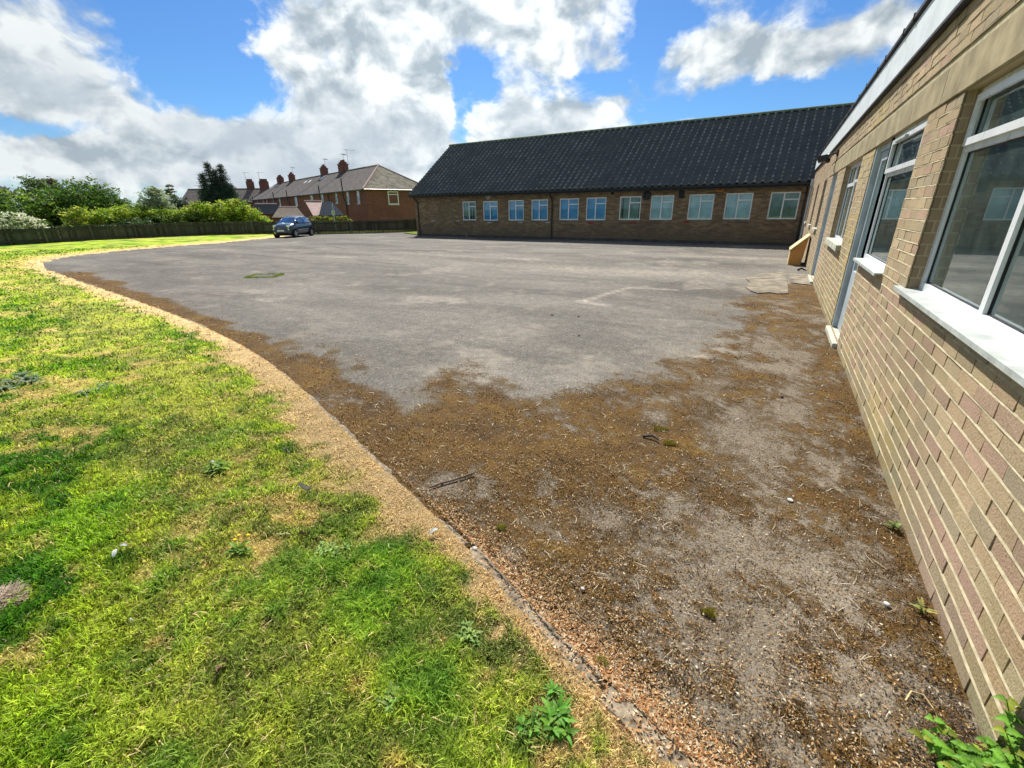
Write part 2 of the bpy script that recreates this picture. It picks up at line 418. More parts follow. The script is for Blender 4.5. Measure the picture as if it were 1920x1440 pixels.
def az_el_cloud_world():
    w = bpy.data.worlds.new('World'); S.world = w; w.use_nodes = True
    nt = w.node_tree; nt.nodes.clear(); N = NT(nt)
    out = N.n('OutputWorld'); bg = N.n('Background'); N.l(bg.outputs[0], out.inputs[0])
    sky = N.n('TexSky', sky_type='NISHITA'); sky.sun_disc = False
    sky.sun_elevation = R(SUN_EL); sky.sun_rotation = -R(SUN_AZ); sky.air_density = 1.0; sky.dust_density = .4; sky.ozone_density = 2.0
    STR = .07
    d = N.n('TexCoord').outputs['Generated']
    sp = N.n('SeparateXYZ'); N.l(d, sp.inputs[0]); X, Y, Z = sp.outputs
    # wispy domain warp in direction space
    zc = N.math('ADD', N.math('MAXIMUM', Z, 0.0), .14)
    cb = N.n('CombineXYZ'); N.l(N.math('DIVIDE', X, zc), cb.inputs[0]); N.l(N.math('DIVIDE', Y, zc), cb.inputs[1])
    mp = N.n('Mapping'); mp.inputs['Scale'].default_value = (1, 1, 1.35); N.l(d, mp.inputs['Vector']); P = mp.outputs[0]
    off = N.n('VectorMath', operation='ADD'); off.inputs[1].default_value = (-.008, .014, .030); N.l(P, off.inputs[0]); PU_ = off.outputs[0]
    wn = N.n('TexNoise', i_Scale=7.0, i_Detail=7.0, i_Roughness=.62); N.l(P, wn.inputs['Vector'])
    ws = N.n('SeparateColor'); N.l(wn.outputs['Color'], ws.inputs[0])
    az = N.math('MULTIPLY', N.math('ARCTAN2', N.math('MULTIPLY', X, -1.0), Y), 57.2958)
    el = N.math('MULTIPLY', N.math('ARCSINE', Z), 57.2958)
    azw = N.math('ADD', az, N.math('MULTIPLY', N.math('SUBTRACT', ws.outputs[0], .5), 11.0))
    elw = N.math('ADD', el, N.math('MULTIPLY', N.math('SUBTRACT', ws.outputs[1], .5), 6.0))
    def blobs(L, A, E):
        tot = None
        for a0, e0, sa, se, amp in L:
            u = N.math('MULTIPLY', N.math('SUBTRACT', A, a0), 1/sa); v = N.math('MULTIPLY', N.math('SUBTRACT', E, e0), 1/se)
            q = N.math('ADD', N.math('MULTIPLY', u, u), N.math('MULTIPLY', v, v))
            g = N.math('MULTIPLY', N.math('EXPONENT', N.math('MULTIPLY', q, -.75)), amp)
            tot = g if tot is None else N.math('ADD', tot, g)
        return tot
    CL = [(69.8, 11.7, 7.0, 4.6, 1.0), (74.0, 8.6, 3.6, 2.2, 0.5), (65.1, 13.8, 2.2, 2.2, 0.4), (73.6, 3.8, 8.4, 1.6, 0.8), (65.9, 6.7, 4.7, 1.7, 0.8), (60.3, 7.6, 4.4, 2.7, 1.0), (63.6, 4.7, 10.6, 1.8, 0.8), (52.8, 4.6, 14.4, 2.5, 0.9), (46.8, 16.3, 3.1, 2.5, 0.7), (51.5, 15.0, 2.9, 3.0, 1.1), (47.2, 10.2, 9.6, 4.3, 1.1), (40.8, 13.7, 5.0, 5.9, 1.0), (43.5, 18.2, 6.2, 1.6, 0.6), (26.5, 18.1, 9.9, 2.9, 1.2), (33.8, 16.9, 3.4, 2.5, 0.5), (26.4, 9.9, 9.5, 3.0, 1.5), (20.3, 14.5, 3.3, 1.3, 0.4), (10.1, 13.6, 4.2, 2.0, 0.85), (4.9, 14.4, 3.7, 1.8, 0.8), (5.8, 11.6, 3.4, 0.9, 0.5), (-1.5, 12.9, 5.2, 1.8, 0.9), (-6.5, 14.7, 4.0, 1.6, 0.8), (1.6, 11.2, 2.7, 0.9, 0.3), (16.6, 10.1, 3.4, 1.2, 0.3), (60.6, 11.9, 5.6, 3.4, -1.9), (59.2, 16.8, 5.0, 2.6, -1.6), (71.0, 6.4, 4.4, 1.0, -1.2), (33.4, 13.2, 2.2, 2.2, -1.0), (20, 12.3, 8, 1.2, -.7), (34.8, 9.5, 1.7, 3.6, -1.4), (47.5, 13.2, 1.6, 1.4, -.7), (-1, 9.5, 9, 1.5, -.6), (14.5, 16.6, 2.8, 2.6, -1.2), (1.7, 15.9, 2.6, 1.1, -0.4), (7.5, 9.5, 10.1, 0.8, -0.4)]
    GR = [(71.8, 10.0, 4.8, 2.6, 0.7), (48.0, 8.2, 7.5, 2.2, 1.0), (40.2, 7.4, 2.9, 2.1, 0.9), (60.0, 7.1, 4.0, 1.4, 0.8), (27.0, 9.2, 5.4, 1.8, 0.8), (70.7, 3.5, 10.7, 1.3, 0.45), (59.9, 3.4, 13.9, 2.0, 0.4), (48.6, 4.1, 8.3, 1.6, 0.5)]
    cov = blobs(CL, azw, elw)
    fb = N.n('TexNoise', i_Scale=10.5, i_Detail=10.0, i_Roughness=.58, i_Distortion=.25); N.l(P, fb.inputs['Vector'])
    fu = N.n('TexNoise', i_Scale=10.5, i_Detail=5.0, i_Roughness=.52, i_Distortion=.25); N.l(PU_, fu.inputs['Vector'])
    fc = N.n('TexNoise', i_Scale=10.5, i_Detail=5.0, i_Roughness=.52, i_Distortion=.25); N.l(P, fc.inputs['Vector'])
    # outside the measured part of the sky the same noise makes its own clouds
    base = N.math('MULTIPLY', N.ramp(N.noise(P, 2.2, 3, .5), [(.45, 0.), (.62, 1.)]), N.ramp(el, [(0, 1.), (1, 1.)]))
    far = N.math('MULTIPLY', base, N.math('MAXIMUM', N.ramp(N.math('DIVIDE', el, 90.0), [(.23, 0.), (.32, .9)]), N.math('MAXIMUM', N.math('GREATER_THAN', az, 88.0), N.math('LESS_THAN', az, -22.0))))
    dens = N.math('ADD', N.math('ADD', N.math('MINIMUM', cov, 1.25), N.math('MULTIPLY', far, .9)), N.math('MULTIPLY', N.math('SUBTRACT', fb.outputs[0], .5), 2.9))
    alpha = N.ramp(dens, [(.02, 0.), (.30, .28), (.52, .75), (.8, 1.)])
    low = N.ramp(N.math('DIVIDE', el, 90.0), [(0, .7), (.05, .25), (.09, 0.)])
    alpha = N.math('MAXIMUM', alpha, low)
    gr = blobs(GR, azw, elw)
    fb2 = N.n('TexNoise', i_Scale=6.0, i_Detail=7.0, i_Roughness=.55); N.l(P, fb2.inputs['Vector'])
    g = N.math('MULTIPLY', N.math('ADD', gr, N.math('MULTIPLY', far, .5)), N.ramp(fb2.outputs[0], [(.36, .25), (.62, 1.15)]), clamp=True)
    g = N.math('MULTIPLY', g, N.ramp(dens, [(.45, 0.), (1.0, 1.)]))
    # lit side detail
    rel = N.math('SUBTRACT', fc.outputs[0], fu.outputs[0])
    tex = N.ramp(N.math('ADD', N.math('MULTIPLY', rel, 1.6), .5), [(.30, (.52, .59, .65)), (.46, (.82, .86, .89)), (.62, (1.22, 1.21, 1.18))])
    nearsun = N.ramp(N.math('DIVIDE', N.math('ABSOLUTE', N.math('SUBTRACT', az, SUN_AZ)), 90.0), [(0, 1.10), (.18, 1.0), (.6, .80)])
    white = N.mix(1.0, N.mix(1.0, (6.7, 7.1, 7.3), tex, 'MULTIPLY'), nearsun, 'MULTIPLY')
    ccol = N.mix(g, white, (4.3, 4.95, 5.6))
    hs = N.n('HueSaturation', i_Saturation=1.12, i_Value=1.0); N.l(sky.outputs[0], hs.inputs['Color'])
    skyc = N.mix(1.0, hs.outputs[0], (.41, .65, .91), 'MULTIPLY')
    N.l(N.mix(alpha, skyc, ccol), bg.inputs[0]); bg.inputs[1].default_value = STR
    w.cycles.sampling_method = 'MANUAL'; w.cycles.sample_map_resolution = 1024
az_el_cloud_world()
S.view_settings.view_transform = 'Standard'; S.view_settings.look = 'None'
S.view_settings.exposure = .85; S.view_settings.gamma = 1
S.render.engine = 'CYCLES'
S.cycles.max_bounces = 6; S.cycles.transparent_max_bounces = 12; S.cycles.glossy_bounces = 3; S.cycles.diffuse_bounces = 3

# ---------------------------------------------------------------- ground
K = [(6, -.3), (3, .30), (1.2, .68), (.5, .84), (.01, .98), (-.19, 1.05), (-.43, 1.14), (-.73, 1.27), (-1.06, 1.42), (-1.47, 1.58), (-1.96, 1.76), (-2.92, 2.13), (-4.06, 2.56), (-5.3, 2.95), (-6.35, 3.2), (-7.88, 3.5), (-10.3, 3.88), (-13.5, 4.33), (-16.67, 4.78), (-19.5, 5.2), (-21.8, 5.75), (-23.9, 6.75), (-25.4, 8.2), (-26.3, 10.3), (-26.9, 12.4), (-27.3, 14.5), (-28.0, 16.5), (-28.9, 18.6), (-29.8, 20.5), (-30.6, 22.6)]
def catmull(P, n=6):
    P = [np.array(p, float) for p in P]; out = []
    for i in range(len(P)-1):
        a = P[max(i-1, 0)]; b = P[i]; c = P[i+1]; d = P[min(i+2, len(P)-1)]
        for t in np.arange(n)/n:
            out.append(.5*((2*b)+(-a+c)*t+(2*a-5*b+4*c-d)*t*t+(-a+3*b-3*c+d)*t**3))
    out.append(P[-1]); return np.array(out)
KP = catmull(K, 5)
FEN = catmull([(-31.5, 1.5), (-34.2, 5), (-35.7, 8.5), (-36.8, 12.8), (-36.4, 17), (-34.4, 20.6), (-30.6, 23.2), (-27.6, 26.3), (-25.6, 29.5), (-24.2, 33.5), (-23.6, 38)], 8)
PARK = np.array([tuple(p) for p in KP]+[(-31.2, 23.2), (-27.5, 27), (-25.2, 30.5), (-24, 34), (-23, 46), (14, 46), (14, -.3)])

def seg_dist(x, y, P):
    """distance to polyline and arc parameter"""
    best = np.full(x.shape, 1e9)
    for i in range(len(P)-1):
        ax, ay = P[i]; bx, by = P[i+1]; dx, dy = bx-ax, by-ay; L = dx*dx+dy*dy
        t = np.clip(((x-ax)*dx+(y-ay)*dy)/L, 0, 1)
        d = (x-ax-t*dx)**2+(y-ay-t*dy)**2
        best = np.minimum(best, d)
    return np.sqrt(best)
def inside(x, y, P):
    c = np.zeros(x.shape, bool); n = len(P)
    for i in range(n):
        x1, y1 = P[i]; x2, y2 = P[(i+1) % n]
        if y1 == y2: continue
        k = ((y1 > y) != (y2 > y)) & (x < (x2-x1)*(y-y1)/(y2-y1)+x1)
        c ^= k
    return c
def kerb_sd(x, y):
    """positive on the lawn side, negative on the asphalt"""
    d = seg_dist(x, y, KP); ins = inside(x, y, PARK)
    return np.where(ins, -d, d)

MOSSP = np.array([(-5.95, 3.1), (-5.52, 3.74), (-4.98, 3.66), (-4.1, 3.65), (-3.5, 3.3), (-3.25, 2.85), (-2.75, 2.85), (-3.12, 3.45), (-2.92, 3.9), (-2.52, 3.66), (-1.76, 3.3), (-1.51, 3.95), (-1.04, 4.6), (-.75, 5.79), (-.61, 7.33), (-.5, 9.3), (-.25, 11.2), (.4, 12.0), (.9, 12.2), (1.6, 11.5), (1.6, 1.2), (3, .3), (3, -.5), (0, .6), (-1.47, 1.3), (-4, 2.2), (-6, 2.9)])
def moss_mask(x, y, full=False):
    d = seg_dist(x, y, np.vstack([MOSSP, MOSSP[:1]])); sdv = np.where(inside(x, y, MOSSP), d, -d)
    r = np.hypot(x, y)
    n = (fbm(x, y, 1.3, 5, 1)-.5)*np.clip(.3+.2*r, .5, 1.9)+(fbm(x, y, 5.5, 5, 2)-.5)*np.clip(.18*r, .4, 1.1)
    m = sst(-.18, .65, sdv+n)
    kd = -kerb_sd(x, y)
    w = .30+.16*np.sin(x*1.7)+.9*(fbm(x, y, .8, 4, 5)-.5)+.15*(r > 8)
    strip = sst(w+.12, w-.12, kd)*(kd > -.3)*sst(-19.5, -17, x)
    m = np.maximum(m, strip)
    # bare worn places inside the moss
    hole = sst(.52, .78, fbm(x, y, 1.4, 5, 9))*sst(.2, .9, sdv)*.6
    def spot(cx, cy, rx, ry, a): return a*np.exp(-((x-cx)/rx)**2-((y-cy)/ry)**2)
    hole = np.maximum(hole, (spot(.05, 3.35, .26, .5, .85)+spot(-.3, 2.0, .5, .22, .55)+spot(.15, 1.6, .25, .25, .4)+spot(-1.5, 1.85, .25, .14, .6)+spot(-.9, 1.52, .12, .1, .6)+spot(.35, 5.0, .2, .9, .4))*(.35+1.2*fbm(x, y, 5, 4, 71)))
    # growth is patchy at every scale; thickest along the left and under the wall
    pg = .80+(fbm(x, y, 1.3, 4, 201)-.5)*1.1+(fbm(x, y, 6.5, 4, 202)-.5)*1.0+(fbm(x, y, 24, 3, 203)-.5)*1.3
    pg = pg+.25*sst(-1.0, -2.2, x)-.28*np.exp(-((x+.05)/.5)**2-((y-1.9)/.6)**2)
    inner = sst(.0, .5, sdv+n)
    m0 = m; m = m*np.clip(pg*inner+(1-inner)*np.clip(pg+.1, 0, 1), 0, 1)
    return (np.clip(m*(1-hole), 0, 1), m0) if full else np.clip(m*(1-hole), 0, 1)
def pale_mask(x, y):
    def spot(cx, cy, rx, ry, a): return a*np.exp(-((x-cx)/rx)**2-((y-cy)/ry)**2)
    p = spot(-2.55, 3.55, .45, .3, .5)+spot(-1.55, 4.3, .3, .5, .35)+spot(-3.0, 5.2, .5, .5, .2)
    p = p+spot(-4, 12.2, 5.5, .8, .5)+spot(-1.5, 17.5, 3, .6, .4)+spot(-9, 14, 5, .5, .25)+spot(-.6, 5.3, .35, .5, .3)
    # old painted lines nearly worn away
    def line(x0, y0, x1, y1, w, a):
        d = seg_dist(x, y, np.array([(x0, y0), (x1, y1)])); return a*sst(w, w*.4, d)
    p = p+line(-2.95, 7.75, -2.62, 9.65, .09, .7)+line(-2.62, 9.65, -1.65, 9.9, .07, .7)+line(-2.98, 7.78, -2.5, 7.7, .13, .8)
    p = p+sst(.66, .74, fbm(x, y*1.0, .9, 5, 21))*.35
    return np.clip(p*(.55+.9*fbm(x, y, 7, 4, 31)), 0, 1)

def polar(r0, r1, ratio, naz):
    nr = int(math.log(r1/r0)/math.log(ratio))+1
    rr = r0*ratio**np.arange(nr); aa = np.linspace(0, 2*np.pi, naz, endpoint=False)
    Rr, Aa = np.meshgrid(rr, aa, indexing='ij')
    x = (Rr*np.cos(Aa)).ravel(); y = (Rr*np.sin(Aa)).ravel()
    i, j = np.meshgrid(np.arange(nr-1), np.arange(naz), indexing='ij'); j2 = (j+1) % naz
    F = np.stack([i*naz+j, (i+1)*naz+j, (i+1)*naz+j2, i*naz+j2], -1).reshape(-1, 4)
    return x, y, F, naz

def lawn_h(x, y, sdv):
    r = np.hypot(x, y)
    z = -.05+.085*sst(-.07, .03, sdv)
    z = z+(fbm(x, y, 2.2, 4, 3)-.5)*.05*sst(0, .4, sdv)+(fbm(x, y, 9, 3, 6)-.5)*.035*sst(.02, .25, sdv)+.03*sst(.1, 1.5, sdv)
    z = z-1.55*sst(43, 49, r)
    return z
def dry_mask(x, y, sdv):
    r = np.hypot(x, y)
    w = np.interp(-x, [0, 1.2, 2.4, 3.2, 6, 15, 20, 23, 30], [.07, .14, .42, .34, .28, .28, .5, 1.0, .7])
    edge = sst(w*1.35, w*.65, sdv+(fbm(x, y, 4.2, 5, 12)-.5)*w*2.2)
    pt = sst(.54, .68, .55*fbm(x, y, 7.5, 4, 44)+.45*fbm(x, y, 1.6, 3, 45))*.85
    pt2 = sst(.55, .7, fbm(x, y, .9, 4, 60))*.2
    band = .3*sst(.9, .4, np.abs(sdv-.9)+.5*fbm(x, y, 1.1, 3, 71))
    return np.clip(np.maximum(np.maximum(edge, pt+pt2), band), 0, 1)
GREEN_D = np.array([.075, .215, .012]); GREEN_L = np.array([.46, .60, .035]); STRAW = np.array([.80, .57, .28]); OCHRE = np.array([.74, .56, .17])
def turf_colour(x, y, sdv):
    n = fbm(x, y, 1.8, 4, 80); n2 = fbm(x, y, 8.5, 4, 90)
    g = GREEN_D[None]+(GREEN_L-GREEN_D)[None]*np.clip(.5+(n-.5)*1.9+(n2-.5)*3.2, 0, 1)[:, None]
    d = dry_mask(x, y, sdv)
    e = sst(.5, 0, sdv-.1)[:, None]
    dry = OCHRE[None]*(1-e)+STRAW[None]*e
    return g*(1-d[:, None])+dry*d[:, None], d

# lawn sheet
x, y, F, naz = polar(.35, 70, 1.0125, 640)
sdv = kerb_sd(x, y)
z = lawn_h(x, y, sdv)
keep = (sdv[F].max(1) > -.12) & ~((x[F] > 1.2).all(1) & (y[F] > .9).all(1))
colr, dm = turf_colour(x, y, sdv)
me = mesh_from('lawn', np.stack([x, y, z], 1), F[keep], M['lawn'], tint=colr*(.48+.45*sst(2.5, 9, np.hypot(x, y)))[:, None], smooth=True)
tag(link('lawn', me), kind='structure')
# asphalt sheet
x, y, F, naz = polar(.35, 60, 1.0125, 640)
ins_all = kerb_sd(x, y)
keep = (ins_all[F].min(1) < .05)
z = (fbm(x, y, .5, 3, 15)-.5)*.02*sst(1.5, 4, np.hypot(x, y))-.002*(fbm(x, y, 8, 3, 16))
z = np.where(x > .7, z*0, z)
me = mesh_from('car_park', np.stack([x, y, z], 1), F[keep], M['tarmac'], smooth=True)
mm_, dd_ = moss_mask(x, y, True); fattr(me, 'moss', mm_); fattr(me, 'dirt', np.maximum(dd_, sst(.45, .8, x)*sst(14, 10, y))); fattr(me, 'pale', pale_mask(x, y))
sm_ = np.zeros(x.shape)
for P_, w_ in (([(-18.9, 10.7), (-18.7, 11.2), (-14.6, 10.5)], .12), ([(-20.4, 16.3), (-17.0, 14.6)], .10), ([(-12.6, 11.3), (-10.0, 10.9)], .12), ([(-13.8, 9.0), (-11.9, 7.6)], .05)):
    d_ = seg_dist(x, y, np.array(P_)+0.0); sm_ = np.maximum(sm_, sst(w_, w_*.3, d_+.06*(fbm(x, y, 2.0, 3, 300)-.5)))
fattr(me, 'seam', sm_)
tag(link('car_park', me), kind='structure')
# far ground
g = MB(); n = 48
g.add([(0, 0, -1.62)]+[(4000*math.cos(2*math.pi*k/n), 4000*math.sin(2*math.pi*k/n), -1.62) for k in range(n)], [(0, k+1, (k+1) % n+1) for k in range(n)])
tag(g.build('ground', M['far_ground']), kind='structure')

# concrete edging, slightly sunk and broken
def kerb_mesh():
    mb = MB(); P = KP
    seg = np.hypot(*np.diff(P, axis=0).T); s = np.concatenate([[0], np.cumsum(seg)])
    t = 0.0; pts = []; brk = []
    while t < s[-1]:
        xx = np.interp(t, s, P[:, 0]); yy = np.interp(t, s, P[:, 1]); r = math.hypot(xx, yy)
        pts.append((t, xx, yy)); t += max(.03, .012*r)
    prev = None; V = []; Fc = []
    for i, (t, xx, yy) in enumerate(pts):
        a = pts[max(i-1, 0)]; b = pts[min(i+1, len(pts)-1)]
        d = Vector((b[1]-a[1], b[2]-a[2], 0)).normalized(); nrm = Vector((-d.y, d.x, 0))
        # lawn side = left of travel (travelling to -x, lawn has smaller y) -> check by sign
        if nrm.y > 0 and xx > -22: nrm = -nrm
        k = int(t/.915); rs = random.Random(k); dz = rs.uniform(-.012, .010); off = rs.uniform(-.008, .008)
        gap = .012 if (t/.915-k) < .025 and math.hypot(xx, yy) < 8 else 0
        jz = (vnoise(t*9, 3)-.5)*.016+(vnoise(t*31, 3)-.5)*.010; jn = (vnoise(t*11, 8)-.5)*.022+(vnoise(t*37, 8)-.5)*.010
        rr_ = math.hypot(xx, yy); w = .036+.012*max(0, min(1, (2.2-rr_)/1.)); top = .016+.012*max(0, min(1, (2.2-rr_)/1.))+dz+float(jz)-gap*2-.012*min(1, max(0, (rr_-2)/4))
        c = Vector((xx, yy, 0))+nrm*(off)
        for o, zz in ((-w-float(jn), -.06), (-w-float(jn), top-.012), (-w+.014, top), (w-.01, top+.004+float(jn)*.5), (w, top-.01), (w, -.06)):
            p = c+nrm*o; V.append((p.x, p.y, zz))
        if i:
            b0 = (i-1)*6
            for q in range(5): Fc.append((b0+q, b0+q+1, b0+6+q+1, b0+6+q))
    mb.add(V, Fc); return mb
tag(kerb_mesh().build('kerb', M['kerb'], smooth=False), kind='structure')
# worn concrete apron by the far door
mb = MB()
def irregular(pts, z, th=.004, seed=0):
    P = catmull(list(pts)+[pts[0]], 8)[:-1]; rr = random.Random(seed)
    return [(p[0]+rr.uniform(-.02, .02), p[1]+rr.uniform(-.03, .03), z) for p in P]
mb.add([(-.2, 13.3, .014), (.2, 13.75, .014), (.36, 13.72, .014), (.38, 10.35, .014), (.22, 10.22, .014), (.05, 10.3, .014), (-.15, 10.1, .014), (-.3, 10.35, .014), (-.42, 10.9, .014), (-.36, 11.6, .014), (-.5, 12.2, .014), (-.35, 12.8, .014)], [tuple(range(12))[::-1]])
mb.add([(.42, 13.6, .012), (.83, 13.6, .012), (.83, 11.7, .012), (.43, 11.9, .012)], [(0, 3, 2, 1)])
tag(mb.build('concrete_apron', M['slab']), kind='structure')
# small lawn behind the far corner of the long building
mb = MB(); mb.add([(-24.9, 27.0, .05), (-21.75, 25.1, .05), (-21.7, 33.5, .05), (-24.4, 33.5, .05)], [(0, 1, 2, 3)])
ob = mb.build('grass_verge', M['lawn'], tint=True)
ca = ob.data.color_attributes['tint']
for dd in ca.data: dd.color = (.13, .19, .012, 1)
tag(ob, kind='structure')
# ---- PART2 ----
# ================================================================ right-hand buff brick building
A = .849
ROOT = thing('flat_roofed_building', 'near flat roofed buff brick building with white window frames along the right side', 'building', (A, 1.48, 0))
def PX(u, d, z): return (A+d, u, z)
def boxd(mb, P, u0, u1, d0, d1, z0, z1):
    a = P(u0, d0, z0); b = P(u1, d1, z1); return mb.box(a[0], b[0], a[1], b[1], a[2], b[2])
def wall_cells(mb, P, u0, u1, z0, z1, ops, depth, d=0.0):
    us = sorted({u0, u1, *[v for o in ops for v in o[:2]]}); zs = sorted({z0, z1, *[v for o in ops for v in o[2:4]]})
    for i in range(len(us)-1):
        for j in range(len(zs)-1):
            cu = (us[i]+us[i+1])/2; cz = (zs[j]+zs[j+1])/2
            if any(o[0] < cu < o[1] and o[2] < cz < o[3] for o in ops): continue
            mb.quad(P(us[i], d, zs[j]), P(us[i+1], d, zs[j]), P(us[i+1], d, zs[j+1]), P(us[i], d, zs[j+1]))
OPS = [(1.85, 4.15, 1.05, 2.25), (5.0, 6.45, 1.05, 2.25), (6.45, 7.4, .06, 2.25), (8.45, 10.55, 1.05, 2.25), (11.95, 13.1, .06, 2.25), (14.55, 15.55, 1.05, 2.22), (17.7, 18.55, 1.05, 2.22), (20.75, 21.5, 1.05, 2.22)]
Y0, Y1, ZT = 1.48, 22.0, 2.86
wl = MB()
wl.mi = 0
wall_cells(wl, PX, Y0+.004, Y1-.004, -.1, ZT, OPS, .1, d=.009)
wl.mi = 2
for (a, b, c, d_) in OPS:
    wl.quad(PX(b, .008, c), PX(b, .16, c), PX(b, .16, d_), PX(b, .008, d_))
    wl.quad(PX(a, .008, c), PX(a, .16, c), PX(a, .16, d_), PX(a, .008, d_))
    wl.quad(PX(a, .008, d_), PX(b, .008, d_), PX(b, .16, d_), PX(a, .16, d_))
# returns, back and inner skin
wl.quad((A+.009, Y0, -.1), (A+5, Y0, -.1), (A+5, Y0, ZT), (A+.009, Y0, ZT))
wl.quad((A+.009, Y1, -.1), (A+5, Y1, -.1), (A+5, Y1, ZT), (A+.009, Y1, ZT))
wl.quad((A+5, Y0, -.1), (A+5, Y1, -.1), (A+5, Y1, ZT), (A+5, Y0, ZT))
# individual bricks
wl.mi = 1
rb = random.Random(5)
BUFF = [(.375, .285, .175), (.40, .31, .19), (.35, .275, .17), (.37, .292, .172), (.39, .287, .178)]
PINK = [(.39, .27, .19), (.38, .262, .185), (.36, .255, .175)]
GREY = [(.31, .255, .17), (.325, .265, .17)]
def cut(i0, i1, spans):
    out = [(i0, i1)]
    for a, b in spans:
        nx = []
        for p, q in out:
            if b <= p or a >= q: nx.append((p, q)); continue
            if p < a: nx.append((p, a))
            if q > b: nx.append((b, q))
        out = nx
    return out
for k in range(0, 38):
    z0 = .075*k+.005; z1 = z0+.065
    blk = [(o[0], o[1]) for o in OPS if o[2] < z1-.02 and o[3] > z0+.02]
    if 2.245 < z1 and z0 < 2.49: blk.append((-5, 14.15))
    off = .1125 if k % 2 else 0
    yb = Y0-off
    while yb < Y1:
        a = max(yb+.004, Y0+.0005); b = min(yb+.225-.004, Y1-.0005); yb += .225
        if b-a < .03: continue
        for p, q in cut(a, b, blk):
            if q-p < .02: continue
            c = (p+q)/2
            pinkp = .10+.42*max(0, 1-z0/1.1)*(c < 8)+.35*(11.5 < c < 22)
            rr = rb.random()
            base = rb.choice(PINK) if rr < pinkp*.75 else (rb.choice(GREY) if rr > .90 else rb.choice(BUFF))
            base = np.array(base)*rb.uniform(.90, 1.09)
            # yellow algae and rust bleeding
            ye = float(np.clip((fbm(c, z0, 1.3, 3, 33)-.36)*4, 0, 1))*max(0, 1-z0/.6)
            if 7.4 < c < 8.6: ye = max(ye, float(sst(.35, .6, fbm(c*1.4, z0*.8, 2.1, 3, 35)))*.8)
            ye2 = np.array((.42, .33, .095) if rb.random() < .7 else (.34, .32, .16))
            base = base*(1-.6*ye)+ye2*.6*ye
            base = base*float(np.clip(.80+.5*fbm(c*1.0, z0*.6, 1.1, 4, 37), .82, 1.08))
            if z0 < .09: base = base*.7+np.array((.20, .185, .13))*.3
            wl.col = tuple(base)
            j = [rb.uniform(-.0018, .0018) for _ in range(4)]; dx = rb.uniform(-.0018, .0018)
            V = [(A+dx+j[0], p, z0), (A+dx+j[1], q, z0), (A+dx+j[2], q, z1), (A+dx+j[3], p, z1),
                 (A+.012, p, z0), (A+.012, q, z0), (A+.012, q, z1), (A+.012, p, z1)]
            wl.add(V, [(0, 3, 2, 1), (0, 1, 5, 4), (1, 2, 6, 5), (2, 3, 7, 6), (3, 0, 4, 7)])
# weather-struck bed joints
wl.mi = 0; wl.col = (1, 1, 1)
for k in range(0, 38):
    zb = .075*k+.0700; zt = zb+.0095
    blk = [(o[0], o[1]) for o in OPS if o[2] < zt-.004 and o[3] > zb+.004]
    if 2.25 < zt and zb < 2.485: blk.append((-5, 14.15))
    for p, q in cut(Y0+.002, Y1-.002, blk):
        nseg = max(1, int((q-p)/.09)); pr = None
        for i in range(nseg+1):
            yy = p+(q-p)*i/nseg; w = (float(vnoise(yy*14, k*3.3))-.5)*.0045; w2 = (float(vnoise(yy*9, k*5.1))-.5)*.004
            cur = [(A-.0022+w2, yy, zb+.0004+w*.6), (A+.0028, yy, zt+w*.3)]
            if pr: wl.add([pr[0], cur[0], cur[1], pr[1]], [(0, 1, 2, 3)])
            pr = cur
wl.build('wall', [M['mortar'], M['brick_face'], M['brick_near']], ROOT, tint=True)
# inside: floor, partition, ceiling
mb = MB()
mb.box(A+.17, A+4.9, Y0+.1, Y1-.1, .02, .05); mb.box(A+3.0, A+3.1, Y0+.1, Y1-.1, .05, 2.7); mb.box(A+.17, A+4.9, Y0+.1, Y1-.1, 2.6, 2.7)
for yy in (4.55, 7.6, 11.3, 13.9, 16.6, 19.6): mb.box(A+.17, A+3.0, yy, yy+.1, .05, 2.6)
mb.build('interior', M['room'], ROOT)
# concrete lintel band in long casts
mb = MB(); yy = Y0
for L in (3.2, 3.55, 3.1, 2.823):
    mb.bbox(A-.012, A+.1, yy+.0015, yy+L-.0015, 2.252, 2.488, .006); yy += L
mb.build('lintel_band', M['concrete'], ROOT)
mb = MB(); yy = Y0-.15; i = 0
while yy < Y1:
    e = min(yy+2.62, Y1+.1); mb.bbox(A-.045, A-.022, yy+.002, e-.002, 2.885, 3.235, .003); yy += 2.62
fas = mb.build('fascia_board', M['fascia'], ROOT)
mb = MB(); mb.box(A-.0215, A+.03, Y0-.15, Y1+.1, 2.862, 2.95); mb.box(A-.052, A-.0, Y0-.15, Y1+.1, 2.85, 2.8745)
mb.build('soffit', M['dark_trim'], ROOT)
mb = MB(); mb.bbox(A-.075, A+.1, Y0-.17, Y1+.12, 3.24, 3.295, .008)
mb.box(A+.02, A+5.1, Y0-.1, Y1+.1, 2.96, 3.25)
for q in range(26):
    yy = Y0+.8*q+rb.uniform(-.2, .2); mb.box(A-.081, A-.03, yy, yy+.03, 3.235, 3.302)
mb.build('roof', M['dark_trim'], ROOT)

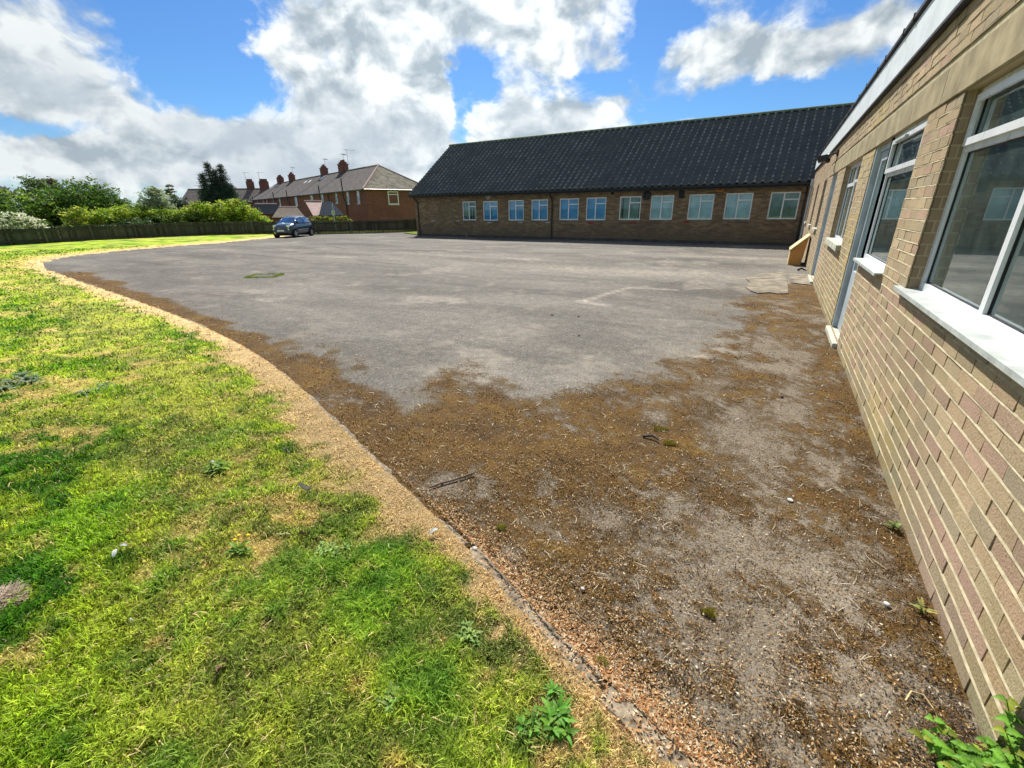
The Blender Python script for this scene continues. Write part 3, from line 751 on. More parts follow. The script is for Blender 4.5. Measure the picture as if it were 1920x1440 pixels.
def window(root, P, u0, u1, z0, z1, d=.075, fw=.05, mull=(), trans=None, sash=(), fmat='upvc', gmat='glass', sill=None, blind=None, local=False, name='window', mw=.05, depth=.06, gasket=True, label=None):
    """frame mesh with panes, sill and blind as its parts. trans: {bay: z}; sash: bays whose top light opens"""
    fr = MB()
    def bx(m, a, b, dd0, dd1, c, e): boxd(m, P, a, b, d+dd0, d+dd1, c, e)
    bx(fr, u0, u1, 0, depth, z0, z0+fw); bx(fr, u0, u1, 0, depth, z1-fw, z1)
    bx(fr, u0, u0+fw, 0, depth, z0+fw, z1-fw); bx(fr, u1-fw, u1, 0, depth, z0+fw, z1-fw)
    edges = [u0+fw-mw/2]+list(mull)+[u1-fw+mw/2]
    for m in mull: bx(fr, m-mw/2, m+mw/2, .001, depth, z0+fw, z1-fw)
    lights = []
    for i in range(len(edges)-1):
        a = edges[i]+mw/2; b = edges[i+1]-mw/2
        if trans and i in trans:
            t = trans[i]; bx(fr, a, b, .002, depth-.001, t-mw/2, t+mw/2)
            lights += [(a, b, z0+fw, t-mw/2, False), (a, b, t+mw/2, z1-fw, i in sash)]
        else: lights.append((a, b, z0+fw, z1-fw, i in sash and not trans))
    for a, b, c, e, s_ in lights:
        if s_:      # opening light stands proud of the frame
            q = .042; o = .02
            bx(fr, a-o, b+o, -.018, .0008, e-q+o, e+o); bx(fr, a-o, b+o, -.018, .0008, c-o, c+q-o)
            bx(fr, a-o, a+q-o, -.018, .0008, c+q-o, e-q+o); bx(fr, b-q+o, b+o, -.018, .0008, c+q-o, e-q+o)
        if gasket:
            g_ = .007
            fr.mi = 1
            for (aa, bb, cc, ee) in ((a, b, c, c+g_), (a, b, e-g_, e), (a, a+g_, c+g_, e-g_), (b-g_, b, c+g_, e-g_)):
                bx(fr, aa, bb, .018, .03, cc, ee)
            fr.mi = 0
    w = fr.build(name, [M[fmat], M['gasket']], root, local=local)
    if label: w['label'] = label
    for a, b, c, e, s_ in lights:
        pn = MB(); bx(pn, a, b, .024, .029, c, e); pn.build('pane', M[gmat], w, local=local)
    if sill:
        pr, th, mt, e0, e1 = sill
        sm = MB(); boxd(sm, P, u0-e0 if e0 else u0+.001, u1+e1 if e1 else u1-.001, -pr, d+.012, z0-th, z0+.003)
        boxd(sm, P, u0-e0+.001, u1+e1-.001, -pr-.0, -pr+.010, z0-th-.010, z0-th-.0005)
        sm.build('sill', M[mt], w, local=local)
    if blind:
        bmat, mode = blind; bm = MB(); r_ = random.Random(int(abs(u0)*100)+3)
        if mode == 'roller': boxd(bm, P, u0+.02, u1-.02, d+depth+.03, d+depth+.036, z0+.02, z1-.02)
        else:
            a = u0+.01
            while a < u1-.03:
                if not (mode == 'gappy' and r_.random() < .22):
                    o = r_.uniform(0, .018); p0 = P(a, d+depth+.03+o, z0+.02); p1 = P(a+.085, d+depth+.055-o, z0+.02); p2 = P(a+.085, d+depth+.055-o, z1-.02); p3 = P(a, d+depth+.03+o, z1-.02)
                    bm.quad(p0, p1, p2, p3)
                a += .088
        bm.build('blind', M[bmat], w, local=local)
    return w

window(ROOT, PX, 1.85, 4.15, 1.05, 2.25, mull=(3.0,), trans={0: 1.93, 1: 1.93}, sash=(0, 1), fw=.055, mw=.055, sill=(.045, .012, 'white_paint', .06, .12))
w = window(ROOT, PX, 5.0, 6.45, 1.05, 2.25, trans={0: 1.90}, sash=(0,), fw=.055, mw=.055, d=.03, sill=(.06, .012, 'white_paint', .0, .0))
mb = MB(); mb.bbox(A-.03, A+.0, 5.55, 6.0, 2.158, 2.182, .004); mb.build('trickle_vent', M['white_paint'], w)
window(ROOT, PX, 8.45, 10.55, 1.05, 2.25, mull=(9.5,), trans={0: 1.93, 1: 1.93}, sash=(0,), fw=.055, mw=.055, sill=(.06, .075, 'stone_sill', .0, .0), blind=('blind_pale', 'slats'))
for (a, b, c, d_) in OPS[5:]:
    window(ROOT, PX, a, b, c, d_, trans={0: 1.9}, fw=.05, mw=.05, d=.05, fmat='grey_frame', sill=(.05, .06, 'stone_sill', .02, .02), blind=('blind_pale', 'slats'))
def door(u0, u1, z0, z1, glazed=True):
    d = .045
    fr = MB(); fw = .06
    boxd(fr, PX, u0, u0+fw, d, d+.08, z0, z1); boxd(fr, PX, u1-fw, u1, d-.035, d+.08, z0, z1); boxd(fr, PX, u0+fw, u1-fw, d, d+.08, z1-fw, z1)
    boxd(fr, PX, u1-fw-.02, u1-fw, d+.012, d+.07, z0, z1-fw)
    D = fr.build('door', M['grey_frame'], ROOT)
    lf = MB(); a, b, t = u0+fw+.003, u1-fw-.023, .10; c = z0+.02; e = z1-fw-.005
    boxd(lf, PX, a, a+t, d+.02, d+.06, c, e); boxd(lf, PX, b-t, b, d+.02, d+.06, c, e)
    boxd(lf, PX, a+t, b-t, d+.02, d+.06, c, c+.75); boxd(lf, PX, a+t, b-t, d+.02, d+.06, e-t, e)
    L = lf.build('door_leaf', M['door_grey'], D)
    pn = MB(); boxd(pn, PX, a+t, b-t, d+.035, d+.041, c+.75, e-t); pn.build('pane', M['glass'], L)
    h = MB(); zz = 1.02
    p0 = PX(a+.05, d+.02, zz); h.tube([(p0[0], p0[1], zz), (p0[0]-.05, p0[1], zz), (p0[0]-.055, p0[1]+.02, zz), (p0[0]-.055, p0[1]+.12, zz)], .009, 8)
    h.bbox(p0[0]-.008, p0[0]+.001, p0[1]-.02, p0[1]+.02, zz-.1, zz+.07, .003)
    h.build('handle', M['metal'], L)
    st = MB(); st.bbox(A-.05, A+.1, u0-.04, u1+.03, -.03, z0-.002, .008); st.bbox(A+.02, A+.16, u0, u0+.08, z0, z0+.10, .006)
    st.build('door_step', M['stone_sill'], D)
    return D
door(6.45, 7.4, .06, 2.25); door(11.95, 13.1, .06, 2.25)
# hopper and downpipe at the far end of the near building
mb = MB(); mb.bbox(A-.09, A+.0, 21.72, 21.9, 2.32, 2.56, .01); mb.build('hopper', M['grey_frame'], ROOT)
mb = MB(); mb.tube([(A-.05, 21.81, 2.32), (A-.05, 21.81, .05)], .035, 10); mb.build('downpipe', M['grey_frame'], ROOT)

# security light
t = thing('security_light', 'black security floodlight with motion sensor fixed high on the near brick wall', 'wall light', (A, 13.0, 2.68))
mb = MB(); mb.bbox(A-.035, A-.001, 12.94, 13.06, 2.62, 2.74, .006); mb.tube([(A-.03, 13, 2.68), (A-.16, 13, 2.66), (A-.22, 13.0, 2.62)], .018, 8); mb.build('bracket', M['black_plastic'], t)
mb = MB(); mb.poly_prism([(A-.40, 12.88, 2.62), (A-.20, 12.88, 2.66), (A-.20, 12.88, 2.52), (A-.33, 12.88, 2.50)], (0, .24, 0)); mb.build('lamp_head', M['black_plastic'], t)
mb = MB()
for i in range(7):
    a0 = math.pi*i/6; r0 = .045*math.sin(a0)+.002
    pass
mb.tube([(A-.17, 13, 2.60), (A-.17, 13, 2.58), (A-.17, 13, 2.54), (A-.17, 13, 2.50), (A-.17, 13, 2.485)], [.012, .042, .052, .042, .01], 12); mb.build('motion_sensor', M['black_plastic'], t, smooth=True)
mb = MB(); mb.tube([(A-.012, 13.0, 2.62), (A-.016, 13.0, 2.3)], .009, 6); mb.build('cable', M['dark_trim'], t)

# sloping panel box leaning on the wall
t = thing('storage_box', 'faded orange sloping lid box against the near brick wall beyond the far door', 'box', (A-.25, 16.2, 0))
yb0, yb1 = 15.75, 16.75
mb = MB(); mb.poly_prism([(A-.43, yb0, .0), (A-.13, yb0, -.0), (A-.06, yb0, .78), (A-.435, yb0, .40)], (0, .02, 0)); mb.build('side_panel', M['yellow_plastic'], t)
mb = MB(); mb.poly_prism([(A-.43, yb1-.02, .0), (A-.13, yb1-.02, -.0), (A-.06, yb1-.02, .78), (A-.435, yb1-.02, .40)], (0, .02, 0)); mb.build('side_panel', M['yellow_plastic'], t)
mb = MB(); mb.box(A-.452, A-.432, yb0, yb1, 0, .40); mb.build('front_panel', M['pale_wood'], t)
mb = MB(); mb.poly_prism([(A-.47, yb0-.03, .385), (A-.47, yb0-.03, .425), (A-.045, yb0-.03, .845), (A-.045, yb0-.03, .80)], (0, 1.06, 0)); mb.build('lid', M['pale_wood'], t)

# ================================================================ long building with the tiled roof
ang = math.atan(-.043)
LB = thing('long_building', 'long brown brick building with dark pantiled roof across the back of the car park', 'building', (0, 23.715, 0), ang)
def PY(u, d, z): return (u, d, z)
XL, XR = -21.39, 9.0
WX = [(-17.42, -16.38, 2.08, .99), (-15.84, -14.78, 2.07, .98), (-14.03, -12.98, 2.09, .99), (-12.48, -11.42, 2.10, 1.0), (-10.70, -9.56, 2.12, 1.02), (-9.13, -8.02, 2.14, 1.02), (-7.30, -6.20, 2.15, 1.04), (-5.72, -4.62, 2.16, 1.05), (-3.93, -2.82, 2.17, 1.06), (-2.34, -1.23, 2.18, 1.08), (-.56, .55, 2.18, 1.09)]
ops = [(a, b, d_, c) for a, b, c, d_ in WX]
mb = MB(); mb.mi = 0
wall_cells(mb, PY, XL, XR, -.15, 2.45, ops, .1)
for (a, b, c, e) in ops:
    mb.quad(PY(b, 0, c), PY(b, .14, c), PY(b, .14, e), PY(b, 0, e)); mb.quad(PY(a, 0, c), PY(a, .14, c), PY(a, .14, e), PY(a, 0, e))
    mb.quad(PY(a, 0, e), PY(b, 0, e), PY(b, .14, e), PY(a, .14, e)); mb.quad(PY(a, 0, c), PY(b, 0, c), PY(b, .14, c), PY(a, .14, c))
mb.add([(XL, 0, -.15), (XL, 8.56, -.15), (XL, 8.56, 2.45), (XL, 4.28, 5.55), (XL, 0, 2.45)], [(0, 4, 3, 2, 1)])
mb.add([(XR, 0, -.15), (XR, 8.56, -.15), (XR, 8.56, 2.45), (XR, 4.28, 5.55), (XR, 0, 2.45)], [(0, 1, 2, 3, 4)])
mb.quad((XL, 8.56, -.15), (XR, 8.56, -.15), (XR, 8.56, 2.45), (XL, 8.56, 2.45))
mb.build('wall', M['brick_back'], LB, local=True)
mb = MB(); mb.box(XL+.2, XR-.2, 1.9, 2.0, .05, 2.3); mb.box(XL+.2, XR-.2, .2, 1.9, 2.3, 2.35); mb.box(XL+.2, XR-.2, .2, 1.9, .02, .05)
mb.build('interior', M['room_dark'], LB, local=True)
# pantiled slopes, real relief
def pantiles(x0, x1, e, rdg, ncol, ncourse, sgn=1):
    ex, ez = e; rx, rz_ = rdg
    L = math.hypot(rx-ex, rz_-ez); ty, tz = (rx-ex)/L, (rz_-ez)/L; ny, nz_ = -tz, ty
    if sgn < 0: ny, nz_ = tz*-1, ty*-1
    if nz_ < 0: ny, nz_ = -ny, -nz_
    sub = 9; nx = ncol*sub+1; xs = np.linspace(x0, x1, nx); ph = (np.arange(nx) % sub)/sub
    prof = np.where(ph < .6, -.022*np.sin(ph/.6*math.pi), .068*np.sin((ph-.6)/.4*math.pi))
    V = []; n = 0; rows = []; Wn = []
    cl = L/ncourse; r_ = np.random.default_rng(3)
    for c in range(ncourse):
        jit = r_.normal(0, .004, ncol+1)[np.arange(nx)//sub]
        for (t, lift) in ((c*cl-.012, .050), (c*cl+cl-.010, .004)):
            h = prof+lift+jit
            V.append(np.stack([xs, ex+ty*t+ny*h, ez+tz*t+nz_*h], 1)); rows.append(n); n += nx
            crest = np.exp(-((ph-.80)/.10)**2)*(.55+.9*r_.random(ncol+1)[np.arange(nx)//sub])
            Wn.append(crest*(1.0 if lift > .02 else .06)+(.12 if lift > .02 else 0))  # lower end of each crest lightened: sky reflection put into the colour
    F = []
    idx = np.arange(nx-1)
    for r in range(len(rows)-1):
        a = rows[r]; b = rows[r+1]; F.append(np.stack([a+idx, a+idx+1, b+idx+1, b+idx], 1))
    # drip edge
    V0 = V[0].copy(); V0[:, 1] -= ny*.05; V0[:, 2] -= nz_*.05; V.append(V0); F.append(np.stack([n+idx, n+idx+1, idx+1, idx], 1))
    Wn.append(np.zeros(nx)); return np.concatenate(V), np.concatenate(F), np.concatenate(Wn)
EAV = (-.37, 2.545); RDG = (4.28, 5.85)
V1, F1, W1 = pantiles(XL-.18, XR+.15, EAV, RDG, 92, 20)
V2, F2, W2 = pantiles(XL-.18, XR+.15, (8.93, 2.545), (4.28, 5.85), 92, 20)
V = np.concatenate([V1, V2]); F = np.concatenate([F1, F2+len(V1)])
rme = mesh_from('roof', V, F, M['roof_slope']); fattr(rme, 'glint', np.concatenate([W1, W2])); roof = link('roof', rme, LB)
mb = MB(); x = XL-.2
while x < XR+.15:
    e = min(x+.45, XR+.17)
    pts = []
    for k in range(9):
        a = math.pi*k/8; pts.append((4.28-.15*math.cos(a), 5.82+.125*math.sin(a)))
    b0 = [(x+.004, p, q) for p, q in pts]; b1 = [(e-.004, p, q+.004) for p, q in pts]
    mb.add(b0+b1, [(i, i+1, 9+i+1, 9+i) for i in range(8)]+[tuple(range(9)), tuple(range(9, 18))[::-1]]); x += .45
mb.build('ridge_tiles', M['ridge'], roof, local=True)
mb = MB(); mb.poly_prism([(XL-.19, EAV[0]-.01, EAV[1]-.06), (XL-.19, RDG[0], RDG[1]-.06), (XL-.19, RDG[0], RDG[1]+.02), (XL-.19, EAV[0]-.01, EAV[1]+.02)], (.04, 0, 0))
mb.poly_prism([(XL-.19, 8.94, EAV[1]-.06), (XL-.19, RDG[0], RDG[1]-.06), (XL-.19, RDG[0], RDG[1]+.02), (XL-.19, 8.94, EAV[1]+.02)], (.04, 0, 0))
mb.build('verge', M['ridge'], roof, local=True)
mb = MB(); mb.box(XL-.15, XR+.1, -.335, -.31, 2.36, 2.53); mb.box(XL-.15, XR+.1, -.309, -.001, 2.38, 2.395); mb.build('fascia_board', M['gutter'], LB, local=True)
mb = MB(); pts = [(-.40+.06*math.cos(a), 2.47+.06*math.sin(a)) for a in [math.pi+math.pi*k/8 for k in range(9)]]
b0 = [(XL-.18, p, q) for p, q in pts]; b1 = [(XR+.1, p, q) for p, q in pts]; c0 = [(XL-.18, -.40+(p+.40)*.9, 2.47+(q-2.47)*.9) for p, q in pts]; c1 = [(XR+.1, p, q) for _, p, q in c0]
mb.add(b0+b1, [(i, i+1, 10+i, 9+i) for i in range(8)]); mb.add(c0+c1, [(i, i+1, 10+i, 9+i) for i in range(8)]); mb.quad(b0[0], b1[0], c1[0], c0[0]); mb.quad(b0[8], b1[8], c1[8], c0[8])
x = XL+.5
while x < XR: mb.box(x, x+.03, -.47, -.33, 2.40, 2.475); x += .9
mb.build('gutter', M['gutter'], LB, local=True)
for x in (-21.1, -11.13, .74):
    mb = MB(); mb.tube([(x, -.40, 2.42), (x, -.38, 2.34), (x, -.12, 2.16), (x, -.06, 2.05), (x, -.06, .04)], .037, 10)
    for zz in (.5, 1.3, 2.0): mb.tube([(x, -.06, zz), (x, -.06, zz+.05)], .046, 10)
    mb.build('downpipe', M['gutter'], LB, local=True, smooth=False)
mb = MB(); mb.tube([(XL+4.25, -.05, -.02), (XL+4.25, -.05, .22)], .05, 10); mb.build('drain_pipe', M['concrete'], LB, local=True)
mb = MB(); mb.bbox(-19.2, -18.2, -.004, .05, .98, 2.11, .002); mb.build('blocked_window', brickmat('buff_infill_brick', (.16, .12, .065), (.20, .15, .08), (.24, .18, .1), (.22, .18, .12), coord='Object', off=(.11, .03)), LB, local=True)
mb = MB(); mb.box(XL+.01, XR, -.02, -.0005, -.05, .12); mb.build('plinth', M['mortar'] if False else plain('damp_plinth', (.085, .085, .075), .95, .1, .3, 2), LB, local=True)
BL = ['blind_green', 'blind_blue', 'blind_blue', 'blind_blue', 'blind_blue', 'blind_blue', 'blind_green', 'blind_pale', 'blind_pale', 'blind_pale', 'blind_green']
MD = ['gappy', 'slats', 'slats', 'slats', 'roller', 'roller', 'gappy', 'slats', 'slats', 'slats', 'gappy']
for i, (a, b, c, e) in enumerate(WX):
    m = a+(b-a)*.47
    window(LB, PY, a, b, e, c, d=.035, fw=.052, mull=(m,), trans={1: e+(c-e)*.73}, mw=.052, fmat='white_wood', gmat='glass_back', depth=.05, local=True, gasket=False,
           sill=(.03, .04, 'slab', 0.02, .02), blind=(BL[i], MD[i]), label=None)
def wall_local(name, fn, mat, label, cat, x, z, group=None):
    c, s_ = math.cos(ang), math.sin(ang)
    t = thing(name, label, cat, (x*c, 23.715+x*s_, z), ang, group); return t
# alarm boxes, fan grille and vents on the long building
t = wall_local('alarm_box', None, None, 'white shield shaped alarm box under the eaves of the long brick building', 'alarm box', -15.4, 2.29)
mb = MB(); mb.poly_prism([(-.14, -.08, .12), (.14, -.08, .12), (.14, -.08, -.02), (0, -.08, -.16), (-.14, -.08, -.02)], (0, .08, 0)); mb.build('cover', M['white_paint'], t, local=True)
mb = MB(); mb.poly_prism([(-.06, -.09, .04), (.06, -.09, .04), (0, -.09, -.06)], (0, .009, 0)); mb.build('badge', M['dark_trim'], t, local=True)
t = wall_local('alarm_box', None, None, 'small orange alarm box under the gutter towards the right of the long building', 'alarm box', -2.62, 2.33)
mb = MB(); mb.bbox(-.17, .17, -.09, 0, -.075, .075, .015); mb.build('cover', M['alarm_orange'], t, local=True)
mb = MB(); mb.box(-.10, .10, -.094, -.09, -.02, .02); mb.build('light_strip', M['dark_trim'], t, local=True)
t = wall_local('extractor_fan', None, None, 'round black extractor fan cowl between two windows of the long building', 'extractor fan', -5.93, 2.17)
mb = MB(); n = 20
for r0, r1, d0, d1 in ((.13, .20, -.10, 0),):
    V = []
    for k in range(n):
        a = 2*math.pi*k/n
        for r, d in ((r0, d0), (r1, d0+.02), (r1, d1), (r0, d1)): V.append((r*math.cos(a), d, r*math.sin(a)))
    mb.add(V, [(k*4+q, k*4+(q+1) % 4, ((k+1) % n)*4+(q+1) % 4, ((k+1) % n)*4+q) for k in range(n) for q in range(4)])
mb.build('cowl', M['black_plastic'], t, local=True)
mb = MB()
for k in range(6): mb.box(-.12, .12, -.06, -.05, -.11+.04*k, -.09+.04*k)
mb.add([(.13*math.cos(2*math.pi*k/n), -.01, .13*math.sin(2*math.pi*k/n)) for k in range(n)], [tuple(range(n))])
mb.build('grille', M['gutter'], t, local=True)
for x, z, w, h, lab in ((-4.29, 2.20, .26, .36, 'square black louvred wall vent between windows of the long building'), (-7.72, 2.36, .16, .2, 'small black wall vent under the gutter left of a dark window')):
    t = wall_local('wall_vent', None, None, lab, 'vent', x, z)
    mb = MB(); mb.box(-w/2, w/2, -.02, 0, -h/2, h/2); mb.build('frame', M['black_plastic'], t, local=True)
    mb = MB()
    for k in range(6): zz = -h/2+h*(k+.3)/6; mb.poly_prism([(-w/2+.02, -.04, zz-.012), (w/2-.02, -.04, zz-.012), (w/2-.02, -.018, zz+.012), (-w/2+.02, -.018, zz+.012)], (0, .004, .003))
    mb.build('louvre', M['gutter'], t, local=True)
for i, (x, z, c) in enumerate([(-19.9, .95, 'w'), (-17.8, .95, 'w'), (-15.4, .87, 'w'), (-13.2, .88, 'w'), (-11.4, .89, 'w'), (-8.8, .9, 'r'), (-6.5, .93, 'r'), (-3.95, .95, 'r')]):
    names = ['far left', 'second from left', 'third from left', 'fourth from left', 'beside the middle downpipe', 'left of the dark window', 'under the dark middle window', 'under the pale blind windows']
    t = wall_local('wall_vent', None, None, ('white' if c == 'w' else 'red')+' painted slim wall vent low on the long building, '+names[i], 'vent', x, z, 'slim wall vents below the windows')
    mb = MB(); mb.bbox(-.14, .14, -.035, 0, -.03, .03, .006); mb.build('slim_cover', M['white_paint' if c == 'w' else 'red_paint'], t, local=True)

# ================================================================ fence
seg = np.hypot(*np.diff(FEN, axis=0).T); sF = np.concatenate([[0], np.cumsum(seg)])
def fpt(t): return np.interp(t, sF, FEN[:, 0]), np.interp(t, sF, FEN[:, 1])
FT = thing('timber_fence', 'low dark weathered vertical board fence running behind the lawn and the parked car', 'fence', (float(FEN[0][0]), float(FEN[0][1]), 0))
L = sF[-1]; t = 0; rf = random.Random(4); bay = 0; panel = MB(); rails = MB()
def fdir(t):
    a = fpt(t-.05); b = fpt(t+.05); d = Vector((b[0]-a[0], b[1]-a[1], 0)).normalized(); return d, Vector((d.y, -d.x, 0))
posts = []
def obox(mb, c, d, n, w, th, z0, z1, lean=0):
    c = Vector(c); V = []
    for z in (z0, z1):
        o = n*(lean*(z-z0))
        for sw, st in ((-1, -1), (1, -1), (1, 1), (-1, 1)): p = c+d*(w/2*sw)+n*(th/2*st)+o; V.append((p.x, p.y, z))
    mb.add(V, [(0, 3, 2, 1), (4, 5, 6, 7), (0, 1, 5, 4), (1, 2, 6, 5), (2, 3, 7, 6), (3, 0, 4, 7)])
t = .1
BASEC = np.array([.070, .068, .050])
while t < L-.1:
    x_, y_ = fpt(t); d, n = fdir(t)
    h = .90+.03*math.sin(t*.4)+rf.uniform(-.012, .012)
    v = rf.uniform(.6, 1.45); panel.col = tuple(BASEC*v*np.array([1, 1+rf.uniform(-.05, .12), 1+rf.uniform(-.05, .1)]))
    missing = 6.0 < t < 6.7 and rf.random() < .5
    if not missing: obox(panel, (x_, y_, 0), d, n, .098, .018, .0, h, rf.uniform(-.02, .02))
    t += .108 if not missing else .14
for z0, z1 in ((.70, .79), (.18, .27)):
    t = .1
    while t < L-.3:
        x_, y_ = fpt(t+.5); d, n = fdir(t+.5); rails.col = tuple(BASEC*rf.uniform(.7, 1.1)); obox(rails, Vector((x_, y_, 0))+n*.045, d, n, 1.02, .04, z0, z1); t += 1.0
t = .1
while t < L-.3:
    x_, y_ = fpt(t+.5); d, n = fdir(t+.5); rails.col = tuple(BASEC*rf.uniform(1.1, 1.5)); obox(rails, Vector((x_, y_, 0)), d, n, 1.02, .075, .925, .95); t += 1.0
panel.build('boards', M['fence_wood'], FT, tint=True); rails.build('rails', M['fence_wood'], FT, tint=True)
t = .5; pp = None
while t < L:
    x_, y_ = fpt(t); d, n = fdir(t); mb = MB(); mb.col = tuple(BASEC*rf.uniform(1.1, 1.7)); obox(mb, Vector((x_, y_, 0))-n*.05+n*.1, d, n, .1, .09, -.2, .975)
    mb.col = (.30, .30, .25); obox(mb, Vector((x_, y_, 0))+n*.05, d, n, .11, .10, .976, .996)
    mb.build('post', M['fence_wood'], FT, tint=True); t += 2.35
# ---- PART3 ----
# ================================================================ terrace beyond the fence
def pol(az, el, dist):
    a = R(az); return (-dist*math.sin(a), dist*math.cos(a), 1.6+dist*math.tan(R(el)))
UV = Vector((-.935, .355)).normalized(); TA = math.atan2(UV.y, UV.x)
P0 = Vector((-36.2, 34.5))
GZ = -1.5; EV = 3.74-GZ; RG = 6.18-GZ; DEP = 7.4; HIPRUN = 4.3
def house(L0, L1, label, hip0=False, hip1=False, wins=(), chim=True, chw=1.15, sky=(), pipes=(), aerial=0, name='terraced_house', origin=None, ta=None, gz=GZ, evz=EV, rgz=RG, streak=True, sidewin=False, group='red brick terraced houses beyond the fence', pots=3):
    ta = TA if ta is None else ta; og = P0 if origin is None else Vector(origin)
    u = Vector((math.cos(ta), math.sin(ta))); o = og+u*L0; ln = L1-L0
    t = thing(name, label, 'house', (o.x, o.y, gz), ta, group)
    P = lambda a, d, z: (a, -d, z)
    m = MB()
    wo = [(a-w/2, a+w/2, z-gz-h/2, z-gz+h/2) for a, z, w, h in wins]
    wall_cells(m, P, 0.0, ln, 0, evz-.05, wo, .1)
    for a, b, c, e in wo:
        m.quad(P(b, 0, c), P(b, .14, c), P(b, .14, e), P(b, 0, e)); m.quad(P(a, 0, c), P(a, .14, c), P(a, .14, e), P(a, 0, e))
        m.quad(P(a, .14, c), P(b, .14, c), P(b, .14, e), P(a, .14, e))
    if hip0: m.quad(P(0, 0, 0), P(0, DEP, 0), P(0, DEP, evz-.05), P(0, 0, evz-.05))
    else: m.add([P(0.001, 0, 0), P(0.001, DEP, 0), P(0.001, DEP, evz-.05), P(0.001, DEP/2, rgz-.1), P(0.001, 0, evz-.05)], [(0, 1, 2, 3, 4)])
    if hip1: m.quad(P(ln, 0, 0), P(ln, DEP, 0), P(ln, DEP, evz-.05), P(ln, 0, evz-.05))
    else: m.add([P(ln-.001, 0, 0), P(ln-.001, DEP, 0), P(ln-.001, DEP, evz-.05), P(ln-.001, DEP/2, rgz-.1), P(ln-.001, 0, evz-.05)], [(0, 1, 2, 3, 4)])
    m.quad(P(0, DEP, 0), P(ln, DEP, 0), P(ln, DEP, evz-.05), P(0, DEP, evz-.05))
    m.build('wall', M['brick_red'], t, local=True)
    ov = .25; x0 = -ov if hip0 else 0; x1 = ln+ov if hip1 else ln
    r0 = HIPRUN if hip0 else 0; r1 = ln-HIPRUN if hip1 else ln
    ez = evz-ov*.55; rf_ = MB(); th = .09
    a_, b_, c_, d_ = P(x0, -ov, ez), P(x1, -ov, ez), P(r1, DEP/2, rgz), P(r0, DEP/2, rgz)
    e_, f_ = P(x0, DEP+ov, ez), P(x1, DEP+ov, ez)
    def dn(p): return (p[0], p[1], p[2]-th)
    nr = 24   # slate courses as small real steps
    def slope(p00, p10, p11, p01, n, mi):
        rf_.mi = mi
        A0, B0, C0, D0 = map(Vector, (p00, p10, p11, p01)); nn = (B0-A0).cross(D0-A0).normalized()
        if nn.z < 0: nn = -nn
        for i in range(n):
            f0, f1 = i/n, (i+1)/n
            q = [A0.lerp(D0, f0)+nn*.03, B0.lerp(C0, f0)+nn*.03, B0.lerp(C0, f1)+nn*.004, A0.lerp(D0, f1)+nn*.004]
            rf_.add(q, [(0, 1, 2, 3)])
            if i == 0: rf_.add([q[0], q[1], A0.lerp(D0, 0)*1+(B0-A0)-nn*.03, A0-nn*.03], [(0, 1, 2, 3)])
            else: rf_.add([q[0], q[1], B0.lerp(C0, f0)+nn*.004, A0.lerp(D0, f0)+nn*.004], [(0, 1, 2, 3)])
    slope(a_, b_, c_, d_, nr, 0)
    slope(f_, e_, d_, c_, 2, 0)
    if hip0: slope(e_, a_, d_, d_, nr, 2)
    if hip1: slope(b_, f_, c_, c_, nr, 2)
    rf_.mi = 0
    rf_.add([dn(a_), dn(b_), dn(f_), dn(e_)], [(0, 1, 2, 3)])
    roof = rf_.build('roof', [M['slate'], M['slate_streak'], M['slate_moss']], t, local=True)
    if streak and chim:
        sm = MB(); nn = Vector((0, -(rgz-ez)*-1, 0))
        cx = ln-chw/2-.1
        k0 = .0; S0 = Vector(P(cx-.75, -ov+.02, ez)); S1 = Vector(P(min(ln-.02, cx+.55), -ov+.02, ez)); S2 = Vector(P(min(ln-.02, cx+.55), DEP/2-.1, rgz-.07)); S3 = Vector(P(cx-.5, DEP/2-.1, rgz-.07))
        nrm = (S1-S0).cross(S3-S0).normalized(); nrm = nrm if nrm.z > 0 else -nrm
        for i in range(12):
            q = [S0.lerp(S3, i/12)+nrm*.045, S1.lerp(S2, i/12)+nrm*.045, S1.lerp(S2, (i+1)/12)+nrm*.034, S0.lerp(S3, (i+1)/12)+nrm*.034]
            sm.add(q, [(0, 1, 2, 3)])
        sm.build('rain_washed_slates', M['slate_streak'], roof, local=True)
    rm = MB(); rm.tube([P(r0, DEP/2, rgz+.02), P(r1, DEP/2, rgz+.02)], .1, 8)
    if hip0: rm.tube([Vector(d_)+Vector((0, 0, .02)), Vector(a_)+Vector((0, 0, .04))], .08, 6); rm.tube([Vector(d_), Vector(e_)+Vector((0, 0, .04))], .08, 6)
    if hip1: rm.tube([Vector(c_)+Vector((0, 0, .02)), Vector(b_)+Vector((0, 0, .04))], .08, 6)
    rm.build('ridge_tiles', M['pink_tile_and_lit_slope'] if hip0 else M['slate'], roof, local=True)
    gm = MB(); gm.tube([P(x0, -ov-.05, ez-.05), P(x1, -ov-.05, ez-.05)], .06, 8)
    if hip0: gm.tube([P(x0-.05, -ov, ez-.05), P(x0-.05, DEP+ov, ez-.05)], .06, 8)
    gm.build('gutter', M['gutter'], t, local=True)
